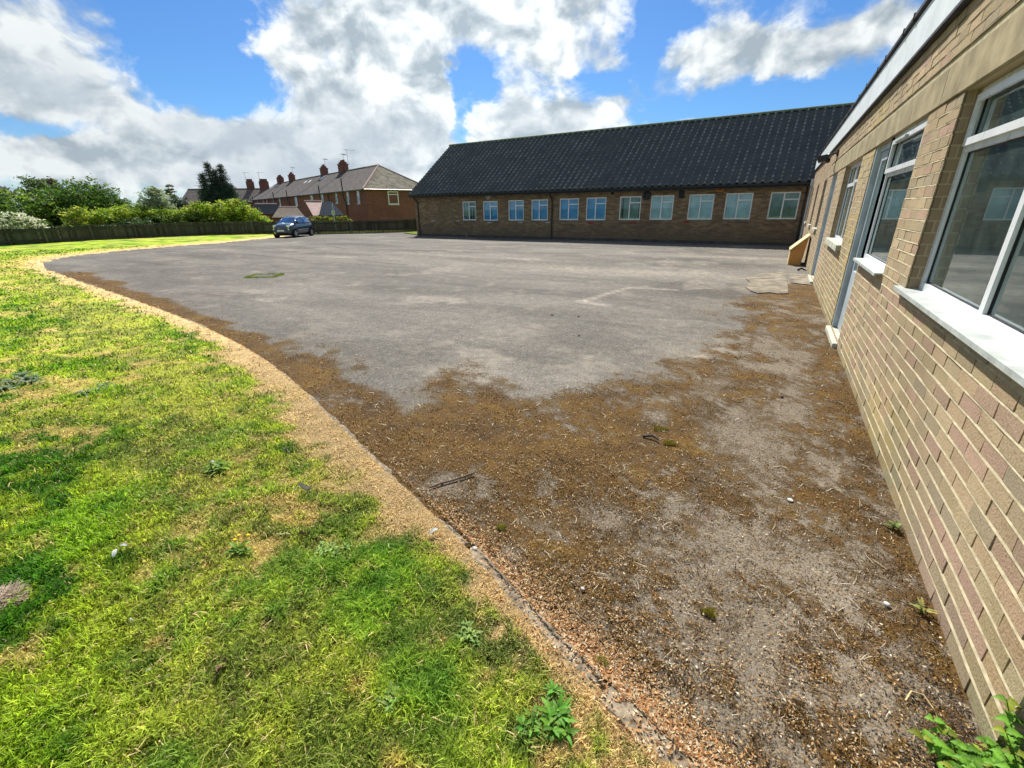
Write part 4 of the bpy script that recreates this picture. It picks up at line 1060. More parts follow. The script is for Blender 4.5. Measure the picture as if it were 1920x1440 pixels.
    if chim:
        cm = MB(); cx = ln-chw/2-.1; w = chw/2; dpt = .38
        cm.box(cx-w, cx+w, -DEP/2-dpt, -DEP/2+dpt, rgz-.5, rgz+.75)
        cm.box(cx-w-.05, cx+w+.05, -DEP/2-dpt-.05, -DEP/2+dpt+.05, rgz+.75, rgz+.86)
        cm.box(cx-w+.12, cx+w-.12, -DEP/2-dpt+.1, -DEP/2+dpt-.1, rgz+.86, rgz+1.08)
        ch = cm.build('chimney', M['brick_red'], roof, local=True)
        for i in range(pots):
            pm = MB(); px_ = cx-w+.25+(2*w-.5)*i/max(1, pots-1); pm.tube([(px_, -DEP/2, rgz+1.08), (px_, -DEP/2, rgz+1.26), (px_, -DEP/2, rgz+1.30)], [.13, .10, .125], 10)
            pm.build('chimney_pot', M['chimney_pot'], ch, local=True)
        for k in range(aerial):
            am = MB(); ax = cx+w*(.8 if k == 0 else -1.0); h = 2.1+.35*k
            am.tube([(ax, -DEP/2-.42, rgz+.7), (ax, -DEP/2-.42, rgz+h)], .025, 6)
            dx, dy = (.75, -.65) if k == 0 else (-.3, -.95)
            am.tube([(ax-dx*.35, -DEP/2-.42-dy*.35, rgz+h-.05), (ax+dx, -DEP/2-.42+dy, rgz+h-.1)], .02, 5)
            for q in range(6):
                bx_ = ax+dx*(q*.18-.1); by_ = -DEP/2-.42+dy*(q*.18-.1); l = .28-.02*q
                am.tube([(bx_-dy*l, by_+dx*l, rgz+h-.08), (bx_+dy*l, by_-dx*l, rgz+h-.08)], .012, 4)
            am.build('aerial', M['metal'], ch, local=True)
    for i, (a, b, c, e) in enumerate(wo):
        window(t, P, a, b, c, e, d=.03, fw=.07, trans={0: c+(e-c)*.7}, mw=.07, fmat='upvc', gmat='glass_back', depth=.06, local=True, gasket=False, sill=(.06, .07, 'white_paint', .05, .05))
    if sidewin:
        PS = lambda a, d, z: (d, -a, z)
        window(t, PS, 2.4, 3.55, 4.32-.62, 4.32+.62, d=-.02, fw=.09, trans={0: 4.64}, mw=.08, fmat='upvc', gmat='glass_back', depth=.06, local=True, gasket=False, sill=(.06, .07, 'white_paint', .05, .05), blind=None)
        q = MB(); q.box(.06, .1, -3.55, -2.4, 3.75, 4.9)
        q.build('curtain', M['room_dark'], t, local=True)
    for (a, f, ww, lh) in sky:
        q = MB(); c0 = Vector(P(a, (DEP/2)*f, ez+(rgz-ez)*f)); c1 = Vector(P(a, DEP/2*(f+lh), ez+(rgz-ez)*(f+lh))); up_ = Vector((0, .55, 1)).normalized()*0+Vector((0, -.55, .83))*.06
        q.poly_prism([c0+Vector((-ww/2, 0, 0)), c0+Vector((ww/2, 0, 0)), c1+Vector((ww/2, 0, 0)), c1+Vector((-ww/2, 0, 0))], (0, -.05, .11)); s_ = q.build('roof_window', M['white_wood'], roof, local=True)
    for a, top in pipes:
        q = MB(); q.tube([P(a, -.12, .1), P(a+.05, -.12, 3.1), P(a-.15, -.12, 3.7), P(a, -.3, 4.5), P(a, -.3, top)], .065, 8); q.build('soil_pipe', M['gutter'], t, local=True)
    return t
house(0, 7.6, 'end terraced house with mottled lichen hipped roof and plain red side wall', hip0=True, chim=False, wins=[(1.85, 2.9, .75, 1.2), (4.69, 2.9, .8, 1.2)], sidewin=True, pipes=[(5.1, 6.3)])
house(7.6, 15.4, 'terraced house with the biggest chimney and two long aerials, next to the hipped end', wins=[(.45, 3.0, .7, 1.15), (5.2, 3.0, .9, 1.15)], aerial=2, chw=1.5, pipes=[(5.0, 5.9), (2.2, 5.0)], pots=4)
house(15.4, 22.2, 'terraced house below the second chimney, with a skylight high on its slope', wins=[(1.4, 3.15, 1.1, 1.15)], aerial=1, chw=1.0, sky=[(5.4, .72, .9, .22)], pots=2)
house(22.2, 29.9, 'terraced house with two small skylights near its ridge', wins=[(1.5, 2.95, 1.2, 1.3)], chim=False, sky=[(3.0, .66, .7, .12), (5.0, .66, .7, .12)], pipes=[(4.3, 5.9)])
house(29.9, 37.7, 'terraced house below the third chimney, with one aerial leaning left', wins=[(2.2, 2.95, .9, 1.2), (5.6, 2.95, .9, 1.2)], aerial=1, chw=1.1, pipes=[(4.0, 5.9)])
house(37.7, 44.9, 'terraced house below the broad fourth chimney with a tall bright skylight', wins=[(2.2, 2.9, .9, 1.2), (4.6, 2.9, .9, 1.2)], chw=1.6, sky=[(5.6, .5, .8, .35)], pots=4)
house(44.9, 50.6, 'far end terraced house with hipped roof beside the hedge', hip1=True, chim=False, wins=[(1.6, 2.9, .9, 1.3)], sky=[(2.0, .62, .6, .3)], pipes=[(3.5, 5.6)])
# rear extension with a slope painted pale for sunlight, against the terrace
def closed_fan(name, label, cat, top, low, mats, group=None, z0=-1.5):
    pass
t = thing('rear_extension', 'rear extension with sunlit left slope coloured pale pink and blue black slate roof behind the fence', 'extension', (-37.5, 30.0, -1.5))
mb = MB(); mb.poly_prism([(-38.12, 30.78, 2.46), (-37.55, 31.48, 2.46), (-35.0, 30.55, 1.25), (-36.45, 28.9, 1.25)], (-.03, .05, -.09)); rfq = mb.build('roof', M['dark_slope'], t)
mb = MB(); mb.poly_prism([(-39.01, 29.65, 2.49), (-38.12, 30.78, 2.47), (-36.45, 28.9, 1.26), (-36.75, 28.52, 1.26)], (-.03, .05, -.09)); mb.build('sunlit_tint_slope', M['pink_tile_and_lit_slope'], rfq)  # sunlit side, the light put into its pale colour
mb = MB(); mb.tube([(-39.05, 29.6, 2.53), (-38.1, 30.8, 2.51)], .06, 8); mb.tube([(-38.1, 30.8, 2.5), (-36.43, 28.88, 1.3)], .045, 8); mb.build('ridge_tiles', M['pink_tile_and_lit_slope'], rfq)
mb = MB(); mb.poly_prism([(-39.05, 29.9, 2.38), (-36.9, 28.75, 1.2), (-36.9, 28.75, -1.5), (-39.05, 29.9, -1.5)], (.25, .9, 0)); mb.poly_prism([(-36.45, 29.1, 1.2), (-35.1, 30.6, 1.2), (-35.1, 30.6, -1.5), (-36.45, 29.1, -1.5)], (-1.2, 1.0, 0)); mb.build('wall', M['brick_red'], t)
# small tiled outhouse
def hip_shed(name, label, c, lx, ly, rl, z1, z2, rz, mats, wallm, gcol=None):
    t = thing(name, label, 'outbuilding', (c[0], c[1], -1.5), rz)
    z1 += 1.5; z2 += 1.5; n = 9; mb = MB()
    def sl(a, b, c_, d):
        a, b, c_, d = map(Vector, (a, b, c_, d)); nn = (b-a).cross(d-a).normalized(); nn = nn if nn.z > 0 else -nn
        for i in range(n):
            q = [a.lerp(d, i/n)+nn*.045, b.lerp(c_, i/n)+nn*.045, b.lerp(c_, (i+1)/n), a.lerp(d, (i+1)/n)]; mb.add(q, [(0, 1, 2, 3)]); mb.add([q[0], q[1], b.lerp(c_, i/n), a.lerp(d, i/n)], [(0, 1, 2, 3)])
    mb.mi = 0; sl((-lx, -ly, z1), (lx, -ly, z1), (rl, 0, z2), (-rl, 0, z2)); sl((lx, ly, z1), (-lx, ly, z1), (-rl, 0, z2), (rl, 0, z2))
    mb.mi = 1; sl((lx, -ly, z1), (lx, ly, z1), (rl, 0, z2), (rl, 0, z2)); sl((-lx, ly, z1), (-lx, -ly, z1), (-rl, 0, z2), (-rl, 0, z2))
    r_ = mb.build('roof', mats, t, local=True)
    w = MB(); w.box(-lx+.15, lx-.15, -ly+.15, ly-.15, 0, z1); w.build('wall', wallm, t, local=True)
    w = MB(); w.tube([(-rl, 0, z2+.03), (rl, 0, z2+.03)], .06, 8); w.build('ridge_tiles', M['pink_tile_and_lit_slope'], r_, local=True)
    return t
M['striped_tiles'] = plain('warm_grey_tiles', (.30, .25, .20), .85, .2, .15, 4)
hip_shed('tiled_outhouse', 'low outhouse with stepped warm grey tile roof just behind the parked car', (-37.4, 26.6), 1.25, 1.5, .7, 1.15, 1.95, R(52), [M['striped_tiles'], M['dark_slope']], M['brick_red'])
hip_shed('tiled_outhouse', 'small dark roofed outhouse left of the stepped tile roof, above the hedge end', (-41.6, 27.4), 1.4, 1.6, .9, 1.4, 2.25, R(60), [M['dark_slope'], M['pink_tile_and_lit_slope']], M['brick_red'])
# more distant house behind the conifer
house(0, 17, 'distant house with two chimneys between the dark conifer and the terrace', name='distant_house', origin=(-91.4, 60.3), ta=math.atan2(-.53, -.85)+math.pi*0, gz=-2, evz=5.6, rgz=8.1, chim=False, streak=False, wins=[], group=None)
dh = [o for o in COL.objects if o.name == 'distant_house'][0]
for k, xx in enumerate((1.4, 4.2)):
    cm = MB(); w = .8 if k == 0 else .6; cm.box(xx-w, xx+w, DEP*-.5-.45, DEP*-.5+.45, 7.6, 9.5); cm.box(xx-w+.15, xx+w-.15, -DEP/2-.3, -DEP/2+.3, 9.5, 9.95); cm.build('chimney', M['brick_red'], dh, local=True)
    cm = MB(); cm.tube([(xx+.7, -DEP/2, 8), (xx+.7, -DEP/2, 11.3)], .04, 5); cm.tube([(xx-.2, -DEP/2-.3, 11.2), (xx+1.0, -DEP/2+.3, 11.1)], .03, 5); cm.build('aerial', M['metal'], dh, local=True)
# sign on a post just beyond the fence
t = thing('sign_post', 'thin grey post with a small blank white plate behind the fence', 'sign', (-31.5, 26.42, 0))
mb = MB(); mb.tube([(-31.5, 26.42, -.3), (-31.5, 26.42, 2.2)], .03, 8); mb.build('post', M['grey_frame'], t)
mb = MB(); mb.bbox(-31.66, -31.28, 26.34, 26.38, 1.30, 1.66, .005); sg = mb.build('plate', M['white_paint'], t); 

# ================================================================ trees and bushes
def leaves(blobs, n, size, cols, clump=26, spread=.16, flat=.5, seed=0, jitter=.25, shell=.55):
    """leaf sized faces in clumps spread through ellipsoids; cols: list of (colour, weight)"""
    r = np.random.default_rng(seed); V = []; T = []
    vol = np.array([b[3]*b[4]*b[5] for b in blobs])**(2/3); vol = vol/vol.sum()
    cc = np.array([c for c, w in cols]); cw = np.array([w for c, w in cols], float); cw /= cw.sum()
    for bi, b in enumerate(blobs):
        nc = max(4, int(n*vol[bi]/clump)); c0 = np.array(b[:3]); rr = np.array(b[3:6])
        d = r.normal(size=(nc, 3)); d /= np.linalg.norm(d, axis=1)[:, None]
        rad = shell+(1-shell)*r.random(nc)**.6; rad *= 1+.14*r.normal(size=nc)
        pc = c0+d*rr*rad[:, None]
        sc = rr.mean()*spread*(.6+.8*r.random(nc))
        base = cc[r.choice(len(cc), nc, p=cw)]*(1+jitter*(r.random((nc, 1))-.5)*2)
        p = np.repeat(pc, clump, 0)+r.normal(size=(nc*clump, 3))*np.repeat(sc, clump)[:, None]*np.array([1, 1, flat])
        colr = np.repeat(base, clump, 0)*(1+.35*(r.random((nc*clump, 1))-.5))
        m = len(p); s = size*(.6+.8*r.random(m))
        a = r.normal(size=(m, 3)); a[:, 2] *= .5; a /= np.linalg.norm(a, axis=1)[:, None]
        q = r.normal(size=(m, 3)); q = np.cross(a, q); q /= np.linalg.norm(q, axis=1)[:, None]
        a = a*s[:, None]; q = q*(s*.42)[:, None]; up_ = np.cross(a, q); up_ = up_/np.linalg.norm(up_, axis=1)[:, None]*(s*.15)[:, None]
        V.append(np.stack([p-a, p+q+up_, p+a, p-q+up_], 1)); T.append(np.repeat(colr, 4, 0))
    V = np.concatenate(V).reshape(-1, 3); T = np.clip(np.concatenate(T), 0, 1); k = len(V)//4
    F = np.arange(k*4).reshape(-1, 4)
    F = np.concatenate([F[:, [0, 1, 3]], F[:, [1, 2, 3]]])
    return V, F, T
def tree(name, label, cat, az, dist, z0, blobs, n, size, cols, trunk=None, group=None, mat='leaf', **kw):
    """blobs given as (across, depth, height centre, rx, ry, rz) around the stem; across is to the right seen from the yard"""
    if dist < 42:      # keep the shrubs clear of the fence
        kk = (dist+3.2)/dist; dist *= kk; blobs = [(b[0]*kk, b[1]*kk, 1.6+(b[2]-1.6)*kk, b[3]*kk, b[4]*kk, b[5]*kk) for b in blobs]; z0 -= .2; n = int(n*1.1)
    x0, y0, _ = pol(az, 0, dist); a = R(az); rx_ = Vector((math.cos(a), math.sin(a), 0)); fw_ = Vector((-math.sin(a), math.cos(a), 0))
    t = thing(name, label, cat, (x0, y0, z0), a, group)
    V, F, T = leaves([(b[0], b[1], b[2]-z0, b[3], b[4], b[5]) for b in blobs], n, size, cols, **kw)
    link('crown', mesh_from('crown', V, F, M[mat], tint=T), t)
    mb = MB(); r_ = random.Random(int(az*10))
    th, tr = trunk or (1.5, .12)
    mb.tube([(0, 0, -.3), (.05, 0, th*.5), (0, .05, th)], [tr, tr*.8, tr*.55], 8)
    for b in blobs[:9]:
        c = Vector((b[0], b[1], b[2]-z0)); s0 = Vector((0, 0, th*r_.uniform(.45, .95))); mid = s0.lerp(c, .55)+Vector((r_.uniform(-.2, .2), r_.uniform(-.2, .2), .1))
        mb.tube([s0, mid, c+Vector((0, 0, b[5]*.5))], [tr*.5, tr*.3, tr*.08], 6)
    mb.build('trunk', M['bark'], t, local=True, smooth=True)
    return t
YG = [((.34, .44, .03), 3), ((.26, .38, .025), 3), ((.44, .48, .08), 2), ((.12, .22, .02), 2)]
MG = [((.09, .18, .02), 3), ((.20, .30, .035), 3), ((.05, .10, .02), 3)]
DG = [((.05, .12, .018), 3), ((.08, .16, .02), 3), ((.13, .22, .025), 2)]
WH = [((.78, .78, .58), 4), ((.52, .58, .32), 3), ((.13, .22, .05), 3), ((.07, .13, .03), 2)]
HW = [((.42, .50, .32), 2), ((.10, .17, .04), 3), ((.05, .10, .025), 4)]
WI = [((.36, .42, .24), 3), ((.26, .33, .17), 3), ((.44, .48, .30), 2)]
PU = [((.06, .035, .04), 3), ((.085, .05, .05), 2)]
BZ = -.9
# white blossomed hawthorn at the left edge
tree('hawthorn_bush', 'hawthorn bush covered in cream blossom, leftmost behind the fence', 'bush', 76.2, 37.5, BZ,
     [(-.3, 0, .7, 1.5, 1.3, .9), (.9, .2, .55, .9, 1.0, .75), (-1.6, .4, 1.1, 1.2, 1.2, .8), (1.45, .1, .15, .5, .8, .5), (.2, 0, 1.25, .8, .9, .45)], 9000, .085, WH, (1.0, .1), seed=1)
tree('broadleaf_tree', 'dark broadleaf tree behind the cream blossom bush', 'tree', 75.0, 46, -1.5,
     [(-.2, 0, 1.7, 2.0, 2, 1.4), (-1.8, .5, 1.5, 1.5, 1.6, 1.2), (1.2, 0, 1.2, 1.5, 1.4, 1.5), (.2, 0, .3, 1.9, 1.5, 1.2)], 10000, .12, MG, (3, .22), seed=2)
tree('broadleaf_tree', 'large domed dark green tree left of the long hedge', 'tree', 71.3, 47, -1.5,
     [(0, 0, 2.5, 1.9, 1.9, 1.25), (-1.5, .3, 1.5, 1.3, 1.5, 1.2), (1.5, .2, 1.9, 1.3, 1.4, 1.1), (0, -.2, 1.0, 2.4, 1.6, 1.4), (-.6, 0, .0, 2.0, 1.5, 1.1)], 15000, .12, DG, (3, .25), seed=3)
tree('broadleaf_tree', 'tall pale green tree rising behind the dark tree on the left', 'tree', 74.1, 72, -1.5,
     [(0, 0, 3.2, 1.4, 1.4, 2.0), (.6, 0, 2.0, 1.5, 1.5, 1.6)], 5000, .16, [((.15, .21, .08), 2), ((.11, .17, .06), 2)], (5, .25), seed=4)
tree('copper_beech', 'purple leaved tree rising just right of the tall pale tree', 'tree', 73.0, 76, -1.5,
     [(0, 0, 3.9, 1.2, 1.2, 1.5), (1.0, 0, 2.9, 1.6, 1.3, 1.3), (3.2, 0, 3.2, .8, .8, 1.0)], 6000, .16, PU, (5, .25), seed=5)
tree('bare_tree', 'thin twiggy greyish tree at the far left edge of the skyline', 'tree', 76.3, 74, -1.5,
     [(0, 0, 3.2, 1.9, 1.4, 1.3), (2.6, 0, 3.0, .9, .8, .9)], 2600, .15, [((.14, .14, .13), 2), ((.10, .12, .08), 1)], (5, .22), seed=6, shell=.2)
tree('thin_tree', 'thin pale tree behind the right shoulder of the domed tree', 'tree', 69.6, 60, -1.5,
     [(0, 0, 2.9, 1.3, 1.0, .9), (1.0, 0, 2.2, 1.0, .9, .9)], 2600, .13, [((.18, .24, .15), 2), ((.10, .16, .08), 1)], (4, .18), seed=7, shell=.2)
tree('green_bush', 'low yellow green bush between blossom bush and long hedge', 'bush', 72.6, 39.5, BZ,
     [(0, 0, .55, .65, .6, .65), (-.6, 0, .3, .5, .5, .5)], 2200, .08, [((.14, .22, .03), 2), ((.2, .25, .05), 1), ((.16, .12, .05), 1)], (.8, .05), seed=8)
tree('hedge', 'long sunlit hedge with yellow green top and white blossomed face', 'hedge', 69.2, 40.5, BZ,
     [(x_, .25*math.sin(x_*2), 1.25+.18*math.sin(x_*1.9), .95, .9, .72) for x_ in np.arange(-1.7, 3.4, .62)], 16000, .09, YG, (1.0, .1), seed=9)
tree('hawthorn_bush', 'dark hawthorn bush with grey white blossom in front of the long hedge', 'bush', 69.3, 39.2, BZ,
     [(x_, .1*math.sin(x_*3), .35+.22*math.sin(x_*1.4+.6), .8, .6, .72) for x_ in np.arange(-2.2, 2.9, .6)], 14000, .075, HW, (.8, .08), seed=10)
tree('willow_tree', 'feathery pale grey green willow growing above the hedge', 'tree', 65.9, 41.5, BZ,
     [(-.1, 0, 2.1, .95, .8, .95), (.5, 0, 1.3, .7, .7, 1.0), (-.7, 0, 1.5, .6, .6, .8), (.0, 0, 2.9, .5, .5, .4)], 7500, .085, WI, (1.8, .1), seed=11, shell=.3)
tree('slender_tree', 'slender green tree with pinkish top right of the willow', 'tree', 64.9, 48, BZ,
     [(0, 0, 2.6, .55, .55, .8), (.2, 0, 3.3, .3, .3, .5), (.7, 0, 1.9, .6, .6, .6)], 2600, .09, [((.10, .17, .05), 3), ((.24, .15, .10), 1)], (2.5, .08), seed=12)
tree('conifer_shrub', 'small blue black conifer between willow and bright bush', 'shrub', 64.2, 46, BZ,
     [(0, 0, 1.9, .7, .7, .85), (.9, 0, 1.7, .8, .7, .6)], 3000, .09, [((.03, .055, .03), 2), ((.05, .075, .045), 1)], (1.5, .1), seed=13)
tree('hedge', 'yellowish hedge stretch under the willow and dark conifer', 'hedge', 64.1, 39.8, BZ,
     [(x_, 0, .85+.12*math.sin(x_*3), .75, .7, .65) for x_ in np.arange(-1.4, 1.8, .6)], 8000, .085, [((.24, .28, .05), 2), ((.13, .2, .03), 2), ((.05, .1, .015), 3)], (.8, .08), seed=14)
tree('elder_bush', 'bright green rounded bush left of the dark conifer', 'bush', 62.6, 40.2, BZ,
     [(0, 0, 1.6, .85, .8, .75), (-.7, 0, .9, .8, .7, .8), (.7, 0, .9, .8, .7, .8), (0, -.1, .2, 1.2, .7, .8)], 8500, .09, YG, (1.2, .1), seed=15)
tree('elder_bush', 'large bright green bush sloping down to the parked car', 'bush', 60.0, 40.6, BZ,
     [(-.7, 0, 1.5, .9, .8, .85), (.5, 0, 1.85, .7, .7, .7), (1.0, 0, 1.1, .9, .8, .8), (2.0, .2, .6, .8, .7, .65), (-.2, -.1, .4, 1.6, .8, .9), (-1.6, 0, .9, .8, .7, .8), (2.9, .3, .2, .7, .6, .45), (3.6, .3, .0, .5, .5, .35)], 18000, .09, YG, (1.2, .1), seed=16)
tree('green_bush', 'low dark green bush at the foot of the sloping bush', 'bush', 61.0, 39.0, BZ,
     [(x_, 0, .1+.15*math.sin(x_*2), .7, .5, .55) for x_ in np.arange(-2.4, 3.6, .6)], 11000, .075, [((.035, .08, .015), 3), ((.06, .12, .02), 2), ((.12, .18, .08), 1)], (.5, .06), seed=17)
tree('clipped_hedge', 'low clipped hedge with yellow top behind the fence right of the car', 'hedge', 50.3, 42.0, BZ,
     [(x_, 0, .85, .4, .35, .38) for x_ in np.arange(-1.3, 1.5, .35)], 5000, .06, [((.30, .28, .03), 3), ((.08, .14, .02), 3)], (.5, .05), seed=18)
# twin-topped dark conifer
def conifer(label, az, dist, z0):
    x0, y0, _ = pol(az, 0, dist); t = thing('conifer_tree', label, 'tree', (x0, y0, z0), R(az))
    r = np.random.default_rng(77); V = []; T = []
    tr = MB()
    for (cx, top, rad) in ((-.35, 5.75, 2.0), (.62, 5.6, 1.9), (-.95, 4.8, 1.4), (.15, 4.2, 2.3), (1.1, 4.1, 1.4), (.1, 5.15, 1.9)):
        H = top-z0; tr.tube([(cx*.3, 0, 0), (cx, 0, H*.55), (cx, 0, H-.15)], [.2, .1, .015], 8)
        zz = .9
        while zz < H:
            f = 1-zz/H; nb = int(9+12*f)
            for k in range(nb):
                a = r.random()*2*np.pi; L_ = rad*(f**.78)*(.75+.5*r.random())+.05
                s = np.linspace(.15, 1, max(4, int(L_*11)))
                droop = -.30*s**1.2*L_+.22*s**3*L_
                px_ = cx+np.cos(a)*s*L_; py_ = np.sin(a)*s*L_; pz_ = zz+droop+.05*r.normal()
                for q in range(len(s)):
                    m = 8; p = np.array([px_[q], py_[q], pz_[q]])+r.normal(size=(m, 3))*.085
                    d = np.stack([np.cos(a)+.7*r.normal(size=m), np.sin(a)+.7*r.normal(size=m), -.25+.45*r.normal(size=m)], 1); d /= np.linalg.norm(d, axis=1)[:, None]
                    w = np.cross(d, r.normal(size=(m, 3))); w /= np.linalg.norm(w, axis=1)[:, None]
                    l = .12*(.6+.8*r.random(m))[:, None]; w = w*.026
                    V.append(np.stack([p-w, p+w, p+d*l], 1)); c = np.array([.040, .085, .055]) if r.random() > .2 else np.array([.09, .12, .07])
                    if pz_[q] > 3.9-z0 and r.random() < .3: c = np.array([.11, .07, .06])
                    T.append(np.repeat((c*(.6+.9*r.random((m, 1))))[:, None, :], 3, 1))
            zz += .20+.05*r.random()
    V = np.concatenate(V).reshape(-1, 3); T = np.concatenate(T).reshape(-1, 3)
    link('crown', mesh_from('crown', V, np.arange(len(V)).reshape(-1, 3), M['conifer'], tint=T), t)
    tr.build('trunk', M['bark'], t, local=True, smooth=True)
conifer('tall dark twin topped conifer standing above the bright bushes', 60.75, 52, -1.9)
tree('small_conifer', 'tiny dark conifer top poking above the long hedge', 'tree', 68.35, 62, -1.5, [(0, 0, 1.9, .45, .45, .9), (0, 0, 2.7, .2, .2, .4)], 900, .11, [((.03, .045, .04), 1)], (3, .1), seed=20)
tree('bare_sapling', 'two thin bare stems sticking up behind the hedge left of the willow', 'tree', 66.9, 52, -1.2, [(0, 0, 2.3, .5, .3, .6)], 260, .08, [((.10, .12, .07), 1)], (3.4, .05), seed=21, shell=.1)

# ================================================================ parked car
def car():
    k = .875
    pos = Vector((-28.95, 20.75, 0)); fwd = Vector((.40, -.917, 0)).normalized(); rz = math.atan2(fwd.y, fwd.x)
    t = thing('parked_car', 'small blue grey hatchback parked by the fence facing the yard', 'car', pos, rz)
    # stations: x (front +), half width, sill z, belt z ; lengths in metres of the full size car then scaled
    st = [(1.77, .50, .30, .60), (1.72, .62, .22, .72), (1.60, .72, .20, .84), (1.40, .77, .20, .93), (1.10, .80, .20, .99), (.78, .81, .20, 1.03), (.3, .815, .20, 1.03), (-.3, .815, .20, 1.04), (-.9, .81, .20, 1.05), (-1.3, .78, .22, 1.06), (-1.6, .72, .28, 1.05), (-1.74, .60, .36, .98), (-1.78, .50, .42, .85)]
    def ring(x, w, zl, zb, front):
        zc = zl+(zb-zl)*.45
        crown = .05 if x > .7 else .0
        pts = [(x, 0, zl), (x, w*.72, zl), (x, w*.93, zl+.06), (x, w*1.0, zc), (x, w*.985, zb-.16), (x, w*.90, zb-.04), (x, w*.74, zb+crown*.3), (x, w*.4, zb+crown), (x, 0, zb+crown*1.1)]
        return pts
    V = []; F = []
    rs = [ring(*s[:4], True) for s in st]; m = len(rs[0])
    full = []
    for r_ in rs:
        full.append([Vector(p) for p in r_]+[Vector((p[0], -p[1], p[2])) for p in r_[-2:0:-1]])
    n = len(full[0]); V = [p*k for r_ in full for p in r_]
    for i in range(len(full)-1):
        for j in range(n): F.append((i*n+j, i*n+(j+1) % n, (i+1)*n+(j+1) % n, (i+1)*n+j))
    F.append(tuple(range(n))); F.append(tuple((len(full)-1)*n+j for j in range(n))[::-1])
    me = mesh_from('body', [tuple(v) for v in V], F, M['carpaint'], smooth=True); body = link('body', me, t)
    ss = body.modifiers.new('s', 'SUBSURF'); ss.levels = ss.render_levels = 2
    # greenhouse: pillars and roof as one skin, windows as parts
    def sec(x, w0, z0, w1, z1): return x, w0, z0, w1, z1
    roofp = [(.34, .52, 1.40), (.15, .55, 1.47), (-.25, .565, 1.50), (-.75, .56, 1.49), (-1.15, .53, 1.44), (-1.40, .48, 1.36)]
    mb = MB()
    top = []
    for (x, w, z) in roofp: top.append([Vector((x, -w, z-.05))*k, Vector((x, -w*.75, z-.005))*k, Vector((x, 0, z+.012))*k, Vector((x, w*.75, z-.005))*k, Vector((x, w, z-.05))*k])
    VV = [p for r_ in top for p in r_]; FF = []
    for i in range(len(top)-1):
        for j in range(4): FF.append((i*5+j, i*5+j+1, (i+1)*5+j+1, (i+1)*5+j))
    mb.add(VV, FF)
    def pillar(a, b, w=.045):
        mb.tube([Vector(a)*k, Vector(b)*k], w*k, 6)
    for s in (-1, 1):
        pillar((1.02, .70*s, 1.00), (.34, .52*s, 1.37), .032); pillar((-.35, .75*s, 1.02), (-.33, .56*s, 1.44), .04)
        pillar((-1.55, .66*s, 1.02), (-1.40, .47*s, 1.33), .06)
        VV = [Vector(p)*k for p in ((-1.0, .752*s, 1.03), (-1.58, .67*s, 1.03), (-1.40, .48*s, 1.34), (-1.12, .545*s, 1.41))]
        mb.add(VV, [(0, 1, 2, 3)])
    mb.build('roof', M['carpaint'], t, local=True, smooth=True)
    def glass(nm, pts):
        g_ = MB(); g_.add([Vector(p)*k for p in pts], [tuple(range(len(pts)))]); g_.build(nm, M['carglass'], t, local=True)
    glass('windscreen', [(1.04, -.68, 1.0), (1.12, 0, 1.01), (1.04, .68, 1.0), (.36, .50, 1.38), (.38, 0, 1.40), (.36, -.50, 1.38)])
    glass('rear_window', [(-1.62, -.62, 1.04), (-1.62, .62, 1.04), (-1.42, .45, 1.34), (-1.42, -.45, 1.34)])
    for s in (-1, 1):
        glass('side_window', [(.95, .715*s, 1.02), (-.31, .755*s, 1.03), (-.30, .565*s, 1.42), (.32, .535*s, 1.385)])
        glass('side_window', [(-.39, .755*s, 1.03), (-1.0, .75*s, 1.04), (-1.12, .55*s, 1.40), (-.36, .565*s, 1.42)])
    # interior mass: seats
    mb = MB()
    for x in (.0, -.85):
        for y in (-.36, .36): mb.bbox((x-.12)*k, (x+.05)*k, (y-.24)*k, (y+.24)*k, .6*k, 1.22*k, .03)
    mb.build('seats', M['black_plastic'], t, local=True)
    # wheels
    for x in (1.16, -1.14):
        for s in (-1, 1):
            cx, cyy, r = x*k, .70*s*k, .295*k
            tm = MB(); wv = [(r*.70, .10), (r*.97, .095), (r, .06), (r, -.06), (r*.97, -.095), (r*.70, -.10)]; nn = 24; vs = []
            for q in range(nn):
                a = 2*math.pi*q/nn
                for rr, o in wv: vs.append((cx+rr*math.cos(a), cyy+o*s*-1*k+.02*s, r+rr*math.sin(a)))
            tm.add(vs, [(q*6+j, q*6+(j+1) % 6, ((q+1) % nn)*6+(j+1) % 6, ((q+1) % nn)*6+j) for q in range(nn) for j in range(6)])
            wob = tm.build('wheel', M['tyre'], t, local=True)
            rm = MB(); yo = cyy+(.10*s*k)+.012*s
            rm.add([(cx+r*.70*math.cos(2*math.pi*q/20), yo-.02*s, r+r*.70*math.sin(2*math.pi*q/20)) for q in range(20)], [tuple(range(20))])
            for q in range(7):
                a = 2*math.pi*q/7; d1 = Vector((math.cos(a), 0, math.sin(a))); d2 = Vector((-math.sin(a), 0, math.cos(a))); c = Vector((cx, yo, r))
                rm.poly_prism([c+d1*.04-d2*.025, c+d1*r*.66-d2*.05, c+d1*r*.66+d2*.05, c+d1*.04+d2*.025], (0, .012*s, 0))
            rm.build('hubcap', M['rim'], wob, local=True)
            am = MB(); am.add([(cx+r*1.17*math.cos(2*math.pi*q/24), (.806 if x > 0 else .80)*s*k+.006*s, r*1.02+r*1.17*math.sin(2*math.pi*q/24)) for q in range(24)], [tuple(range(24))])
            am.build('wheel_arch', M['gasket'], t, local=True)
